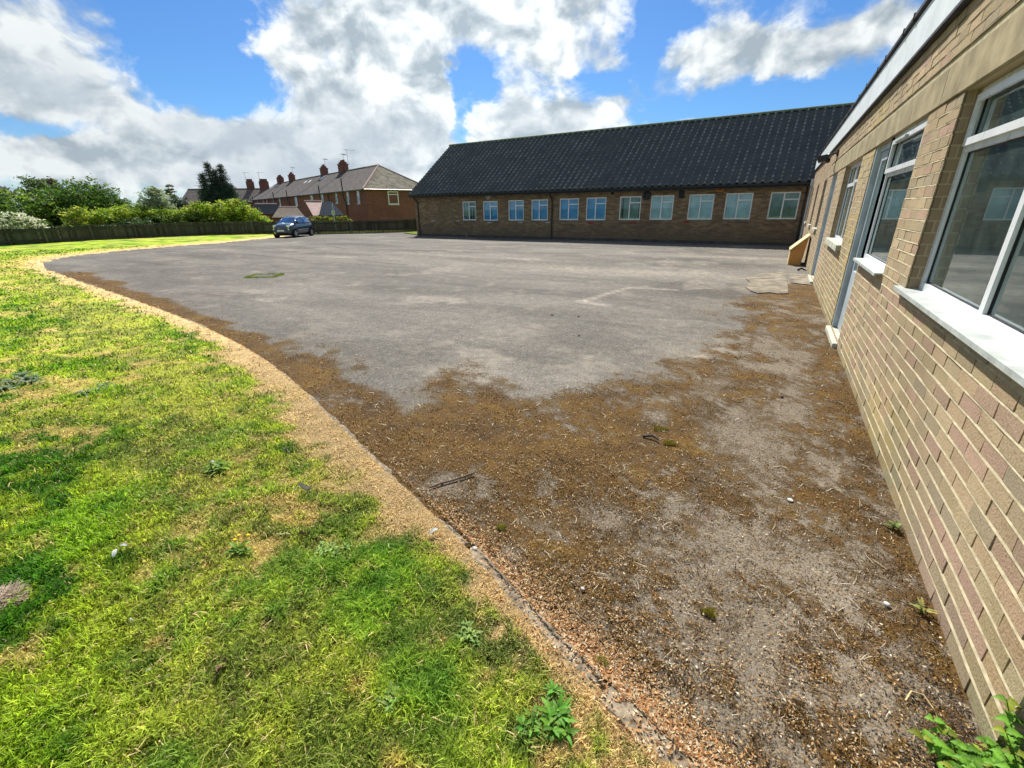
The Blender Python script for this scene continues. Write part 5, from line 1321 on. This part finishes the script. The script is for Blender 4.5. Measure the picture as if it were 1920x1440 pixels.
    # lights, plate, bumper lines, mirrors
    for s in (-1, 1):
        mb = MB(); c = Vector((1.60, .54*s, .80))*k
        mb.tube([c+Vector((-.03, 0, 0)), c+Vector((.05, 0, 0)), c+Vector((.06, 0, 0))], [.115*k, .115*k, .09*k], 16); mb.build('headlight', M['chrome'], t, local=True)
        mb = MB(); c = Vector((1.67, .58*s, .60))*k; mb.tube([c+Vector((-.03, 0, 0)), c+Vector((.045, 0, 0))], .055*k, 12); mb.build('side_light', M['chrome'], t, local=True)
        mb = MB(); c = Vector((.83, .87*s, 1.06))*k; mb.bbox(c.x-.05, c.x+.06, c.y-.09, c.y+.09, c.z-.05, c.z+.07, .025); mb.tube([(c.x, c.y-.07*s, c.z-.02), (c.x, .72*s*k, .99*k)], .02, 6); mb.build('mirror', M['black_plastic'], t, local=True)
    mb = MB(); mb.bbox(1.765*k, 1.80*k, -.27*k, .27*k, .44*k, .56*k, .004); pl_ = mb.build('number_plate', M['plate'], t, local=True)
    mb = MB()
    mb.tube([(1.765*k, -.22*k, .40*k), (1.785*k, 0, .40*k), (1.765*k, .22*k, .40*k)], .008, 6)
    mb.bbox(1.76*k, 1.785*k, -.42*k, .42*k, .29*k, .38*k, .01); mb.build('grille', M['gasket'], t, local=True)
    mb = MB(); mb.tube([(1.765*k, -.20*k, .70*k), (1.80*k, -.05*k, .70*k), (1.80*k, .05*k, .70*k), (1.765*k, .20*k, .70*k)], .012, 6); mb.build('nose_trim', M['chrome'], t, local=True)
    for s in (-1, 1):
        mb = MB(); mb.tube([(.75*k, .826*s*k, .55*k), (-.75*k, .828*s*k, .58*k)], .008, 6); mb.build('side_trim', M['chrome'], t, local=True)
    mb = MB(); mb.box(-1.5*k, 1.5*k, -.6*k, .6*k, .14*k, .3*k); mb.build('underbody', M['gasket'], t, local=True)
car()

# ================================================================ small things on the ground
t = thing('manhole_cover', 'square iron manhole cover ringed by grass out on the asphalt', 'manhole cover', (-11.75, 7.3, 0), R(32))
mb = MB(); mb.bbox(-.31, .31, -.26, .26, .0, .012, .004)
for i in range(5): mb.box(-.26, .26, -.21+.1*i, -.19+.1*i, .012, .016)
mb.build('lid', M['iron'], t, local=True)
V = []; T = []; r = np.random.default_rng(8)
for i in range(900):
    s_ = r.integers(4); u_ = r.uniform(-1, 1)
    x_, y_ = [(u_*.36, -.3), (u_*.36, .3), (-.35, u_*.3), (.35, u_*.3)][s_]
    x_ += r.normal()*.03; y_ += r.normal()*.03; a = r.random()*6.28; h = .02+.04*r.random(); w = .008
    V += [(x_-w*math.cos(a), y_-w*math.sin(a), 0), (x_+w*math.cos(a), y_+w*math.sin(a), 0), (x_+r.normal()*.03, y_+r.normal()*.03, h)]
    T += [np.array([.18, .24, .03])*r.uniform(.6, 1.3)]*3
link('grass_ring', mesh_from('grass_ring', np.array(V), np.arange(len(V)).reshape(-1, 3), M['blade'], tint=np.array(T)), t)

def stick(name, label, cat, pts, r0, r1, mat='twig', forks=(), group=None):
    p = Vector(pts[0]); t = MB(); n = len(pts)
    t.tube([Vector(q) for q in pts], [r0+(r1-r0)*i/(n-1) for i in range(n)], 7)
    for f in forks: t.tube([Vector(q) for q in f], [r1*1.2]+[r1*.5]*(len(f)-1), 5)
    me = t.build(name, M[mat]); off = Vector(pts[0])
    me.data.transform(Matrix.Translation(-off)); me.location = off
    return tag(me, label, cat, group)
stick('stick', 'longest brown stick lying on the moss beside the dry grass edge', 'stick', [(-1.60, 1.76, .012), (-1.56, 1.83, .016), (-1.52, 1.89, .014), (-1.48, 1.95, .018), (-1.44, 2.02, .022)], .006, .008, forks=[[(-1.56, 1.83, .016), (-1.58, 1.88, .02)]])
stick('stick', 'thin forked twig lying near the orange leaves by the kerb', 'stick', [(-.50, 1.36, .01), (-.44, 1.33, .016), (-.385, 1.32, .012)], .003, .002, forks=[[(-.44, 1.33, .016), (-.43, 1.38, .02)], [(-.41, 1.325, .014), (-.38, 1.29, .01)]])
stick('stick', 'short black stub of bark in the middle of the mossy ground', 'stick', [(-.62, 3.05, .012), (-.55, 3.06, .03), (-.50, 3.03, .02)], .010, .006, mat='dark_trim')
def pebble(label, x_, y_, z_, s, mat='stone', name='stone', cat='stone', group=None, flat=.6, seed=0):
    r = random.Random(seed); mb = MB(); n = 9; rings = []
    V = [(0, 0, s*flat)]; rows = [(.55, .82), (.95, .35), (.8, -.15)]
    for rr, hz in rows:
        for k in range(n): a = 2*math.pi*k/n; q = rr*s*r.uniform(.8, 1.2); V.append((q*math.cos(a), q*.75*math.sin(a), hz*s*flat*r.uniform(.8, 1.15)))
    F = [(0, 1+k, 1+(k+1) % n) for k in range(n)]
    for b in range(2):
        for k in range(n): F.append((1+b*n+k, 1+(b+1)*n+k, 1+(b+1)*n+(k+1) % n, 1+b*n+(k+1) % n))
    mb.add(V, F); o = mb.build(name, M[mat], smooth=True); o.location = (x_, y_, z_); o.rotation_euler = (0, 0, r.random()*6)
    return tag(o, label, cat, group)
def feather(label, x_, y_, z_, rz, s=1.0):
    mb = MB(); L_ = .06*s; V = []; F = []; n = 7
    for i in range(n):
        f = i/(n-1); w = .014*s*math.sin(math.pi*min(1, f*.9+.1))**.6*(1-f*.3); zz = .012*math.sin(f*2.6)
        V += [(L_*f, -w, zz+.004), (L_*f, 0, zz), (L_*f, w, zz+.004)]
    for i in range(n-1):
        for j in range(2): F.append((i*3+j, (i+1)*3+j, (i+1)*3+j+1, i*3+j+1))
    mb.add(V, F); mb.add([(v[0], v[1], v[2]-.0012) for v in V], [f[::-1] for f in F])
    mb.tube([(-.015*s, 0, .003), (L_*.5, 0, .012), (L_, 0, .006)], .0011, 5)
    o = mb.build('feather', M['white_paint'], smooth=True); o.location = (x_, y_, z_); o.rotation_euler = (0, 0, rz); return tag(o, label, 'feather')
M['dry_leaf'] = plain('curled_dead_leaf', (.20, .12, .085), .85, .15, .25, 30)
M['pale_leaf'] = plain('bleached_dead_leaf', (.46, .42, .36), .9, .1, .2, 30)
def dead_leaf(label, x_, y_, z_, rz, s=1.0, mat='dry_leaf'):
    mb = MB(); n = 8; V = []; F = []
    for i in range(n):
        f = i/(n-1); w = .022*s*math.sin(math.pi*(f*.94+.03))**.7; x0 = .07*s*(f-.5); zz = .02*s+.016*s*math.cos(f*4.5)
        for c in (-1, -.5, 0, .5, 1): V.append((x0, w*c*(1-.35*abs(c)), zz+.018*s*c*c*(1.1 if c > 0 else .7)))
    for i in range(n-1):
        for j in range(4): F.append((i*5+j, (i+1)*5+j, (i+1)*5+j+1, i*5+j+1))
    mb.add(V, F); mb.add([(v[0], v[1], v[2]-.0012) for v in V], [f[::-1] for f in F]); mb.tube([(-.035*s, 0, .03*s), (-.055*s, .004, .02*s), (-.07*s, .002, .008)], .0016*s, 5)
    o = mb.build('dead_leaf', M[mat], smooth=True); o.location = (x_, y_, z_); o.rotation_euler = (0, .1, rz); return tag(o, label, 'leaf')
# ---- PART4 ----
def zl(x_, y_): 
    a = np.array([float(x_)]); b = np.array([float(y_)]); return float(lawn_h(a, b, kerb_sd(a, b))[0])
dead_leaf('curled brown dead leaf standing up in the near grass', -1.46, .45, zl(-1.46, .45)+.012, 2.2, .9)
dead_leaf('grey brown dead leaf where the dry grass meets the green lawn', -2.18, 1.33, zl(-2.18, 1.33)+.01, .6, 1.0, 'pale_leaf')
dead_leaf('small dark dead leaf in the lawn beside long bright grass', -1.84, 1.07, zl(-1.84, 1.07)+.012, 1.2, .7)
dead_leaf('pale dead leaf in the lawn, furthest up the slope of grass', -2.71, 1.58, zl(-2.71, 1.58)+.01, 2.9, .8, 'pale_leaf')
feather('upper of two white feathers lying together in the lawn', -2.54, .56, zl(-2.54, .56)+.025, .4, .8)
feather('lower of two white feathers lying together in the lawn', -2.48, .515, zl(-2.48, .515)+.025, 2.5, .8)
feather('white feather on the tip of the green grass beside the dry edge', -1.29, 1.39, zl(-1.29, 1.39)+.02, 1.1, .9)
feather('single white feather in the thin grass near a dandelion', -2.96, 1.21, zl(-2.96, 1.21)+.025, .2, .8)
pebble('small white stone in the lawn below the feathers', -2.02, .39, zl(-2.02, .39)+.005, .014, seed=1)
pebble('small white stone near the curled brown leaf in the lawn', -1.7, .32, zl(-1.7, .32)+.005, .012, seed=2)
pebble('flat white chip on the kerb edge beside the leaf litter', -1.06, 1.45, .012, .020, seed=3, flat=.3)
pebble('white star shaped chip on the dark moss', -.49, 1.48, .008, .012, seed=4)
pebble('pale chip on the grey patch near the wall', .33, 2.68, .006, .022, seed=5, flat=.3)
pebble('white speckled stone on dark ground near the wall corner', .68, 2.03, .008, .016, seed=6)
pebble('blue grey stone on the round pale worn patch', .28, 4.4, .01, .022, seed=7, mat='iron')
pebble('black pellet left of a pair on the open asphalt', -2.94, 6.47, .01, .022, seed=8, mat='dark_trim')
pebble('black pellet right of a pair on the open asphalt', -2.52, 6.56, .01, .022, seed=9, mat='dark_trim')
pebble('lone black pellet on the asphalt nearer the moss', -2.1, 5.51, .01, .02, seed=10, mat='dark_trim')
stick('dead_stalk', 'curled white stalk on the dark soil by the wall', 'stalk', [(.66, 1.56, .01), (.68, 1.60, .02), (.715, 1.605, .018), (.735, 1.57, .01)], .003, .002, mat='pale_wood')
# crow-like dark scrap by the far door
stick('dark_scrap', 'small black scrap on the ground by the far door step', 'scrap', [(.62, 14.35, .02), (.70, 14.33, .07), (.76, 14.36, .04), (.82, 14.33, .02)], .03, .015, mat='dark_trim', forks=[[(.70, 14.33, .07), (.66, 14.3, .02)]])

# ---- clump of dead grass
def dead_clump(label, x_, y_, s_, seed):
    r = np.random.default_rng(seed); n = 900; a = r.random(n)*6.28; d = s_*np.sqrt(r.random(n)); P_ = np.stack([d*np.cos(a), d*.7*np.sin(a), .012+.03*r.random(n)*(1-d/s_)], 1)
    b = r.random(n)*6.28; L_ = .02+.03*r.random(n); D_ = np.stack([np.cos(b)*L_, np.sin(b)*L_, r.normal(size=n)*.012], 1); W_ = np.stack([-np.sin(b), np.cos(b), 0*b], 1)*.0011
    V = np.stack([P_-D_-W_, P_-D_+W_, P_+D_+W_, P_+D_-W_], 1).reshape(-1, 3); i = np.arange(n)*4
    F = np.concatenate([np.stack([i, i+1, i+2], 1), np.stack([i, i+2, i+3], 1)]); T = np.repeat(np.array([.42, .33, .24])*(.5+.8*r.random((n, 1))), 4, 0)
    o = link('dead_grass_clump', mesh_from('dead_grass_clump', V, F, M['litter'], tint=T)); o.location = (x_, y_, zl(x_, y_)+.01); return tag(o, label, 'dead grass')
dead_clump('greyish clump of dead grass at the left edge of the near lawn', -2.60, .17, .075, 3)
# ---- leafy plants
def leafblade(V, F, T, base, yawv, length, width, rise, droop, col, fold=.25, n=7, wav=0, r=None, pointed=False):
    b0 = len(V); dx, dy = math.cos(yawv), math.sin(yawv)
    for i in range(n):
        f = i/(n-1); w = width*math.sin(math.pi*min(.985, f*.92+.06))**.75*(1-.25*f)
        if pointed: w = width*((f/.28)**.7 if f < .28 else ((1-f)/.72)**.9)*(1.12 if i % 2 else .82)+.0006
        d = length*f*math.cos(rise*(1-f)); z_ = length*(f*math.sin(rise)-droop*f*f)
        wz = wav*math.sin(i*2.3)
        for c in (-1, 0, 1):
            V.append((base[0]+dx*d-dy*w*c, base[1]+dy*d+dx*w*c, base[2]+z_+abs(c)*w*fold+wz*c)); T.append(np.array(col)*(1.25 if c == 0 else 1)*(.9+.2*f))
    for i in range(n-1):
        for j in range(2): F.append((b0+i*3+j, b0+(i+1)*3+j, b0+(i+1)*3+j+1, b0+i*3+j+1))
def rosette(name, label, cat, x_, y_, nl, L_, w, col, seed=0, rise=(.2, 1.2), droop=.45, z0=None, group=None, stems=0, sc=1, flower=False, heads=1, spread=.05):
    r = random.Random(seed); V = []; F = []; T = []; mb = MB()
    for h_ in range(heads):
        hx, hy = (0, 0) if h_ == 0 else (r.uniform(-spread, spread), r.uniform(-spread, spread)); hs = r.uniform(.65, 1.05) if h_ else 1
        for i in range(nl):
            a = i*2.4+r.uniform(-.35, .35); f = i/nl; ln = L_*hs*r.uniform(.65, 1.15)*(1-.35*f)
            c = np.array(col)*r.uniform(.6, 1.4)*np.array([1+r.uniform(-.1, .35), 1, 1])
            leafblade(V, F, T, (hx+r.uniform(-.006, .006), hy+r.uniform(-.006, .006), .008+.012*f), a, ln, w*hs*r.uniform(.75, 1.2), rise[0]+(rise[1]-rise[0])*f, droop*r.uniform(.5, 1.5), c, wav=w*.22, n=9)
        mb.tube([(hx, hy, -.01), (hx, hy, .02), (hx, hy, .03)], [.006, .005, .002], 6)
    t = thing(name, label, cat, (x_, y_, zl(x_, y_)+.006 if z0 is None else z0), r.uniform(0, 6), group)
    link('leaves', mesh_from('leaves', np.array(V), F, M['leaf'], tint=np.clip(np.array(T), 0, 1), smooth=True), t)
    mb.build('crown_stem', M['stem'], t, local=True)
    if flower:
        for k in range(3):
            fx, fy = r.uniform(-.04, .04), r.uniform(-.04, .04); mb = MB(); mb.tube([(0, 0, 0), (fx*.6, fy*.6, .04), (fx, fy, .07)], .002, 5)
            mb.tube([(fx, fy, .068), (fx, fy, .074), (fx, fy, .078)], [.003, .009, .006], 10); mb.build('flower', M['dandelion'], t, local=True)
    return t
M['stem'] = plain('green_stem', (.10, .16, .03), .7, .2, .2)
M['dandelion'] = plain('dandelion_yellow', (.75, .55, .02), .7, .1, .1)
rosette('dock_plant', 'large broad leaved dock plant by the kerb at the bottom', 'plant', -.36, .90, 15, .072, .010, (.10, .26, .025), 3, (.35, 1.3), .45, heads=7, spread=.06)
rosette('dock_plant', 'smaller dock rosette pressed against the big broad leaved one', 'plant', -.44, .82, 12, .055, .007, (.10, .26, .03), 4, (.3, 1.1), .4, heads=3, spread=.035)
rosette('thistle', 'silvery green thistle rosette in the far left lawn', 'plant', -6.2, 1.2, 16, .13, .014, (.17, .25, .14), 5, (.3, 1.1), .5, heads=8, spread=.26)
rosette('thistle', 'small silvery weed right of the thistle rosette', 'plant', -5.3, 1.5, 12, .10, .012, (.16, .24, .12), 6, (.3, 1.0), .5, heads=4, spread=.14)
rosette('ragwort_rosette', 'pale crinkled weed near the kerb beside thick grass', 'plant', -.78, 1.02, 12, .042, .0065, (.19, .33, .08), 7, (.35, 1.1), .4, heads=6, spread=.045)
rosette('ragwort_rosette', 'pale leafy weed in the long grass left of the dry edge', 'plant', -1.62, 1.03, 12, .05, .007, (.20, .36, .09), 8, (.35, 1.1), .4, heads=7, spread=.07)
rosette('ragwort_rosette', 'pale weed rosette at the bottom middle of the lawn', 'plant', -.86, .66, 12, .042, .0065, (.20, .34, .08), 9, (.35, 1.1), .4, heads=6, spread=.045)
rosette('dandelion', 'dandelion with three yellow flowers in the lawn', 'plant', -2.03, .84, 14, .075, .009, (.15, .30, .03), 10, (.3, 1.1), .4, flower=True, heads=3, spread=.05)
rosette('dandelion', 'leafy dandelion rosette beside the single white feather', 'plant', -2.85, 1.22, 14, .085, .009, (.17, .32, .04), 11, (.3, 1.1), .4, heads=4, spread=.07)
rosette('wall_weed', 'tiny green weed in the crack at the foot of the near wall', 'plant', .80, 2.66, 10, .05, .010, (.16, .24, .06), 12, (.3, 1.2), .3, z0=.005)
rosette('wall_weed', 'pale yellow weed sprout at the wall foot nearer the corner', 'plant', .80, 2.06, 8, .06, .007, (.30, .34, .10), 13, (.3, 1.2), .3, z0=.005)
# nettle clump at the wall corner
def nettle(label, x_, y_, nst, h, seed, zb=.0, cat='plant', name='nettle_plant'):
    r = random.Random(seed); t = thing(name, label, cat, (x_, y_, zb), 0); V = []; F = []; T = []; st = MB()
    for s_ in range(nst):
        bx_, by_ = r.uniform(-.09, .09), r.uniform(-.08, .08); lx, ly = r.uniform(-.09, .07), r.uniform(-.10, .05); hh = h*r.uniform(.6, 1.1)
        pts = [(bx_+lx*f*f, by_+ly*f*f, hh*f) for f in (0, .33, .66, 1)]; st.tube(pts, [.003, .0028, .0022, .0012], 5)
        k = 0; f = .25
        while f < 1.01:
            p = (bx_+lx*f*f, by_+ly*f*f, hh*f); a = k*1.57+r.uniform(-.3, .3)
            for q in (0, math.pi):
                c = np.array((.12, .26, .025))*r.uniform(.6, 1.5)*np.array([1+.8*(r.random() < .15), 1, 1])
                leafblade(V, F, T, p, a+q, .050*r.uniform(.6, 1.2)*(1.2-f*.5), .0135*r.uniform(.8, 1.2), .5, .6, c, fold=.35, wav=.0015, n=11, pointed=True)
            f += .12; k += 1
    link('leaves', mesh_from('leaves', np.array(V), F, M['leaf'], tint=np.clip(np.array(T), 0, 1), smooth=True), t); st.build('stems', M['stem'], t, local=True)
    return t
M['stem'] = plain('green_stem', (.10, .16, .03), .7, .2, .2)
nettle('leafy green weed spilling out at the near wall corner', .80, 1.38, 22, .10, 2)
nettle('taller leafy weed in the shade just past the wall corner', .93, 1.38, 18, .24, 5)
# yellow moss tufts
def tuft(label, x_, y_, s, seed, c=(.36, .32, .06)):
    r = np.random.default_rng(seed); n = 420; a = r.random(n)*6.28; d = s*np.sqrt(r.random(n))*(.7+.3*np.sin(a*3+seed)); px_, py_ = d*np.cos(a), d*.8*np.sin(a)
    h = (.012+.012*r.random(n)); w = .0022; th = r.random(n)*6.28; lean = r.normal(size=(n, 2))*.007
    V = np.stack([np.stack([px_-w*np.cos(th), py_-w*np.sin(th), 0*h], 1), np.stack([px_+w*np.cos(th), py_+w*np.sin(th), 0*h], 1), np.stack([px_+lean[:, 0], py_+lean[:, 1], h], 1)], 1).reshape(-1, 3)
    T = np.repeat(np.array(c)*(.6+.8*r.random((n, 1))), 3, 0)
    o = link('moss_tuft', mesh_from('moss_tuft', V, np.arange(n*3).reshape(-1, 3), M['mosst'], tint=T)); o.location = (x_, y_, .003); return tag(o, label, 'moss')
tuft('yellow moss tuft furthest up the mossy ground', -.54, 3.24, .07, 1)
tuft('yellow moss tuft just below the furthest one', -.42, 3.04, .06, 2)
tuft('bright yellow moss tuft against the kerb among orange leaves', -.30, 1.185, .035, 3, (.42, .42, .08))
tuft('small yellow moss tuft in the middle of the near grey patch', .02, 1.62, .035, 4)
tuft('yellow green moss tuft left of the worn grey hollow', -1.02, 1.66, .03, 5, (.38, .36, .07))

# ================================================================ grass, litter and moss fibres (uncountable)
def in_view(x, y, z, mx=1.18):
    dx = x; dy = y; dz = z-1.6
    a = dx*fw.x+dy*fw.y+dz*fw.z; b = dx*rt.x+dy*rt.y+dz*rt.z; c = dx*up.x+dy*up.y+dz*up.z
    return (a > .05) & (np.abs(b/a) < 960/f_px*mx) & (np.abs(c/a) < 720/f_px*mx)
def scatter(n, r0, r1, rg, p=0.0):
    u = rg.random(n)
    r = r0*(r1/r0)**u if p == 0 else (r0**p+(r1**p-r0**p)*u)**(1/p)
    a = rg.uniform(R(15), R(215), n)
    return r*np.cos(a), r*np.sin(a)
def grass():
    rg = np.random.default_rng(21); X = []; Y = []
    x, y = scatter(2300000, .42, 30, rg, -.25)
    k = in_view(x, y, .05, 1.5); x, y = x[k], y[k]
    s = kerb_sd(x, y); k = (s > np.where(np.hypot(x, y) < 1.9, .035, -.02)-.05*rg.random(len(s))*(fbm(x, y, 4, 3, 99) > .45)) & ((x < 1.0)); x, y, s = x[k], y[k], s[k]
    colr, d = turf_colour(x, y, s)
    r = np.hypot(x, y)
    # clump structure: thick lush tufts and thin worn spots
    lush = np.clip(sst(.50, .70, fbm(x, y, 2.6, 4, 140))+1.0*np.exp(-((x+1.35)/.28)**2-((y-1.12)/.12)**2)+.9*np.exp(-((x+.82)/.16)**2-((y-.78)/.10)**2), 0, 1)
    lush = np.clip(lush+.35*sst(-2.6, -1.5, x)*sst(.15, .45, s), 0, 1)
    cl = np.clip(.5+1.6*(.5*fbm(x, y, 11, 3, 150)+.5*fbm(x, y, 26, 2, 151)-.5), 0, 1)
    edge = sst(.30, .02, s)
    keepp = np.clip(.12+.75*cl+.4*lush-.2*d*(1-edge), .08, .9)
    k = rg.random(len(x)) < keepp; x, y, s, colr, d, r, lush, cl, edge = [q[k] for q in (x, y, s, colr, d, r, lush, cl, edge)]
    # individual blades vary between fresh, yellow and straw
    n = len(x); u = rg.random(n)
    st = u < (.05+.85*d*(.45+.55*edge)); colr = np.where(st[:, None], STRAW*(.7+.6*rg.random((n, 1))), colr*(.30+1.35*rg.random((n, 1))**1.2))
    lg = np.array([.09, .27, .016]); colr = np.where((~st)[:, None], colr*(1-.36*lush[:, None])+lg*(.7+.9*rg.random((n, 1)))*.5*lush[:, None], colr)
    h = (.010+.018*rg.random(n)+.030*cl**1.5+.040*lush*.6*rg.random(n)*(s > .12)+.035*(rg.random(n) < .03))*(1-.35*d)
    h = np.where(s < .25, h*(.75+.25*s/.25), h); h *= 1+.015*r
    w = np.maximum(.0012+.0019*rg.random(n)**1.5+.0008*lush, .0009*r)
    th = rg.random(n)*2*np.pi; la = rg.random(n)*2*np.pi; lean = h*(.25+.8*rg.random(n))*(1+.2*st); h = h*(1-.3*st)
    z = lawn_h(x, y, s)-.004
    cx, sx = np.cos(th)*w, np.sin(th)*w; lx, ly = np.cos(la)*lean, np.sin(la)*lean
    b0 = np.stack([x-cx, y-sx, z], 1); b1 = np.stack([x+cx, y+sx, z], 1)
    m0 = np.stack([x-cx*.8+lx*.35, y-sx*.8+ly*.35, z+h*.62], 1); m1 = np.stack([x+cx*.8+lx*.35, y+sx*.8+ly*.35, z+h*.62], 1)
    tp = np.stack([x+lx, y+ly, z+h*(1-.25*(lean/h).clip(0, 1.6))], 1)
    V = np.stack([b0, b1, m1, m0, tp], 1).reshape(-1, 3); i = np.arange(n)*5
    F = np.concatenate([np.stack([i, i+1, i+2], 1), np.stack([i, i+2, i+3], 1), np.stack([i+3, i+2, i+4], 1)])
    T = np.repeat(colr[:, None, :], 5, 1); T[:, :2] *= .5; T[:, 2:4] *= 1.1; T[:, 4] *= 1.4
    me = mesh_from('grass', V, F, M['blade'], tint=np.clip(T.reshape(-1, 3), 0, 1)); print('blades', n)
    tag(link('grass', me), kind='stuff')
grass()
def litter():
    rg = np.random.default_rng(31); x, y = scatter(900000, .8, 22, rg, -.35)
    k = in_view(x, y, 0) & (x < .84) & (y > .2); x, y = x[k], y[k]; s = -kerb_sd(x, y); k = s > -.06; x, y, s = x[k], y[k], s[k]
    m, zone = moss_mask(x, y, True); r = np.hypot(x, y)
    orange = sst(.24, .04, s)*sst(3.2, 1.2, r)*(.55+.9*fbm(x, y, 3, 3, 61)); orange = np.clip(orange, 0, 1)
    wallside = sst(.48, .80, x)*sst(10, 1.5, r)
    kerbs = sst(.22, .04, s)*sst(-19, -16, x)*.5
    zone = zone*(.35+.9*fbm(x, y, 8, 3, 68)); cl_ = sst(.40, .60, .5*fbm(x, y, 4.5, 4, 66)+.5*fbm(x, y, 17, 3, 67)); d = np.clip(.17*zone+m*(.08+.58*cl_)+.62*orange*(.25+.9*cl_)+.55*wallside*(.35+.8*cl_)+kerbs+.012, 0, 1)*np.where(s < .035, .07, 1)
    k = rg.random(len(x)) < d; x, y, s, m, r, orange, wallside = [q[k] for q in (x, y, s, m, r, orange, wallside)]
    n = len(x); print('litter', n)
    pal = np.array([(.46, .33, .18), (.38, .22, .09), (.22, .12, .045), (.11, .065, .03), (.035, .028, .02), (.62, .54, .40)])
    pr = np.array([.24, .22, .22, .14, .12, .06])
    c = pal[rg.choice(6, n, p=pr)]
    oc = np.array([(.44, .22, .09), (.55, .35, .18), (.28, .13, .05), (.52, .42, .27)])[rg.choice(4, n)]
    c = np.where((rg.random(n) < orange*.9)[:, None], oc, c)*(.7+.6*rg.random((n, 1)))
    dk = (rg.random(n) < wallside*.6); c = np.where(dk[:, None], np.array([.045, .035, .03])*(.5+rg.random((n, 1))), c)
    ln = np.maximum(.0022+.0055*rg.random(n)**2.2+.0035*orange, .0011*r); wd = ln*(.16+.40*rg.random(n))
    a = rg.random(n)*2*np.pi; tl = rg.normal(size=n)*.28; z = .003+.006*rg.random(n)+.004*m+.004*orange+.030*(s < .045)
    dx, dy, dz = np.cos(a)*ln*np.cos(tl), np.sin(a)*ln*np.cos(tl), np.sin(tl)*ln*.7
    ex, ey, ez = -np.sin(a)*wd, np.cos(a)*wd, rg.normal(size=n)*wd*.5
    z = z+np.abs(dz)*.8
    P = np.stack([x, y, z], 1); Dv = np.stack([dx, dy, dz], 1); E = np.stack([ex, ey, ez], 1); cup = np.zeros((n, 3)); cup[:, 2] = wd*.5*rg.random(n)
    V = np.stack([P-Dv, P+E+cup, P+Dv, P-E+cup], 1).reshape(-1, 3); i = np.arange(n)*4
    F = np.concatenate([np.stack([i, i+1, i+2], 1), np.stack([i, i+2, i+3], 1)])
    me = mesh_from('leaf_litter', V, F, M['litter'], tint=np.clip(np.repeat(c, 4, 0), 0, 1)); tag(link('leaf_litter', me), kind='stuff')
litter()
def straws():
    """longer dead stalks and needles strewn over the moss"""
    rg = np.random.default_rng(41); x, y = scatter(16000, .8, 9, rg); k = in_view(x, y, 0) & (x < .8); x, y = x[k], y[k]; s = -kerb_sd(x, y); m = moss_mask(x, y)
    k = (s > .02) & (rg.random(len(x)) < m*.7+.12*(x > .6)); x, y = x[k], y[k]; n = len(x)
    a = rg.random(n)*2*np.pi; L_ = .012+.035*rg.random(n)**3; b = rg.normal(size=n)*.35; w = np.maximum(.0007, .0006*np.hypot(x, y))
    P0_ = np.stack([x, y, .006+0*x], 1); P1 = P0_+np.stack([np.cos(a)*L_, np.sin(a)*L_, .006*rg.random(n)], 1); P2 = P1+np.stack([np.cos(a+b)*L_, np.sin(a+b)*L_, -.002*np.ones(n)], 1)
    nn = np.stack([-np.sin(a)*w, np.cos(a)*w, 0*a], 1)
    V = np.stack([P0_-nn, P0_+nn, P1+nn, P1-nn, P2], 1).reshape(-1, 3); i = np.arange(n)*5
    F = np.concatenate([np.stack([i, i+1, i+2], 1), np.stack([i, i+2, i+3], 1), np.stack([i+3, i+2, i+4], 1)])
    c = np.array([(.40, .33, .20), (.26, .19, .11), (.55, .50, .38), (.12, .09, .06)])[rg.choice(4, n)]*(.7+.6*rg.random((n, 1)))
    tag(link('dry_stalks', mesh_from('dry_stalks', V, F, M['litter'], tint=np.clip(np.repeat(c, 5, 0), 0, 1))), kind='stuff')
straws()
def mossfur():
    rg = np.random.default_rng(51); x, y = scatter(700000, .8, 9, rg, -.3); k = in_view(x, y, 0) & (x < .84); x, y = x[k], y[k]; s = -kerb_sd(x, y); m = moss_mask(x, y)
    dens = m*sst(.42, .60, .3*fbm(x, y, 3.5, 5, 166)+.35*fbm(x, y, 14, 4, 177)+.35*fbm(x, y, 40, 2, 178))
    k = (s > .0) & (rg.random(len(x)) < dens); x, y = x[k], y[k]; n = len(x); print('moss', n); r = np.hypot(x, y)
    th = rg.random(n)*6.28; w = np.maximum(.0016, .0009*r); h = .004+.008*rg.random(n); lx = rg.normal(size=n)*.004; ly = rg.normal(size=n)*.004
    cx, sx = np.cos(th)*w, np.sin(th)*w
    V = np.stack([np.stack([x-cx, y-sx, 0*x], 1), np.stack([x+cx, y+sx, 0*x], 1), np.stack([x+lx, y+ly, h], 1)], 1).reshape(-1, 3)
    c = np.array([(.130, .074, .015), (.18, .112, .022), (.078, .046, .013), (.27, .19, .045)])[rg.choice(4, n, p=[.4, .15, .35, .1])]*(.7+.6*rg.random((n, 1)))
    tag(link('moss', mesh_from('moss', V, np.arange(n*3).reshape(-1, 3), M['mosst'], tint=np.clip(np.repeat(c, 3, 0), 0, 1))), kind='stuff')
mossfur()
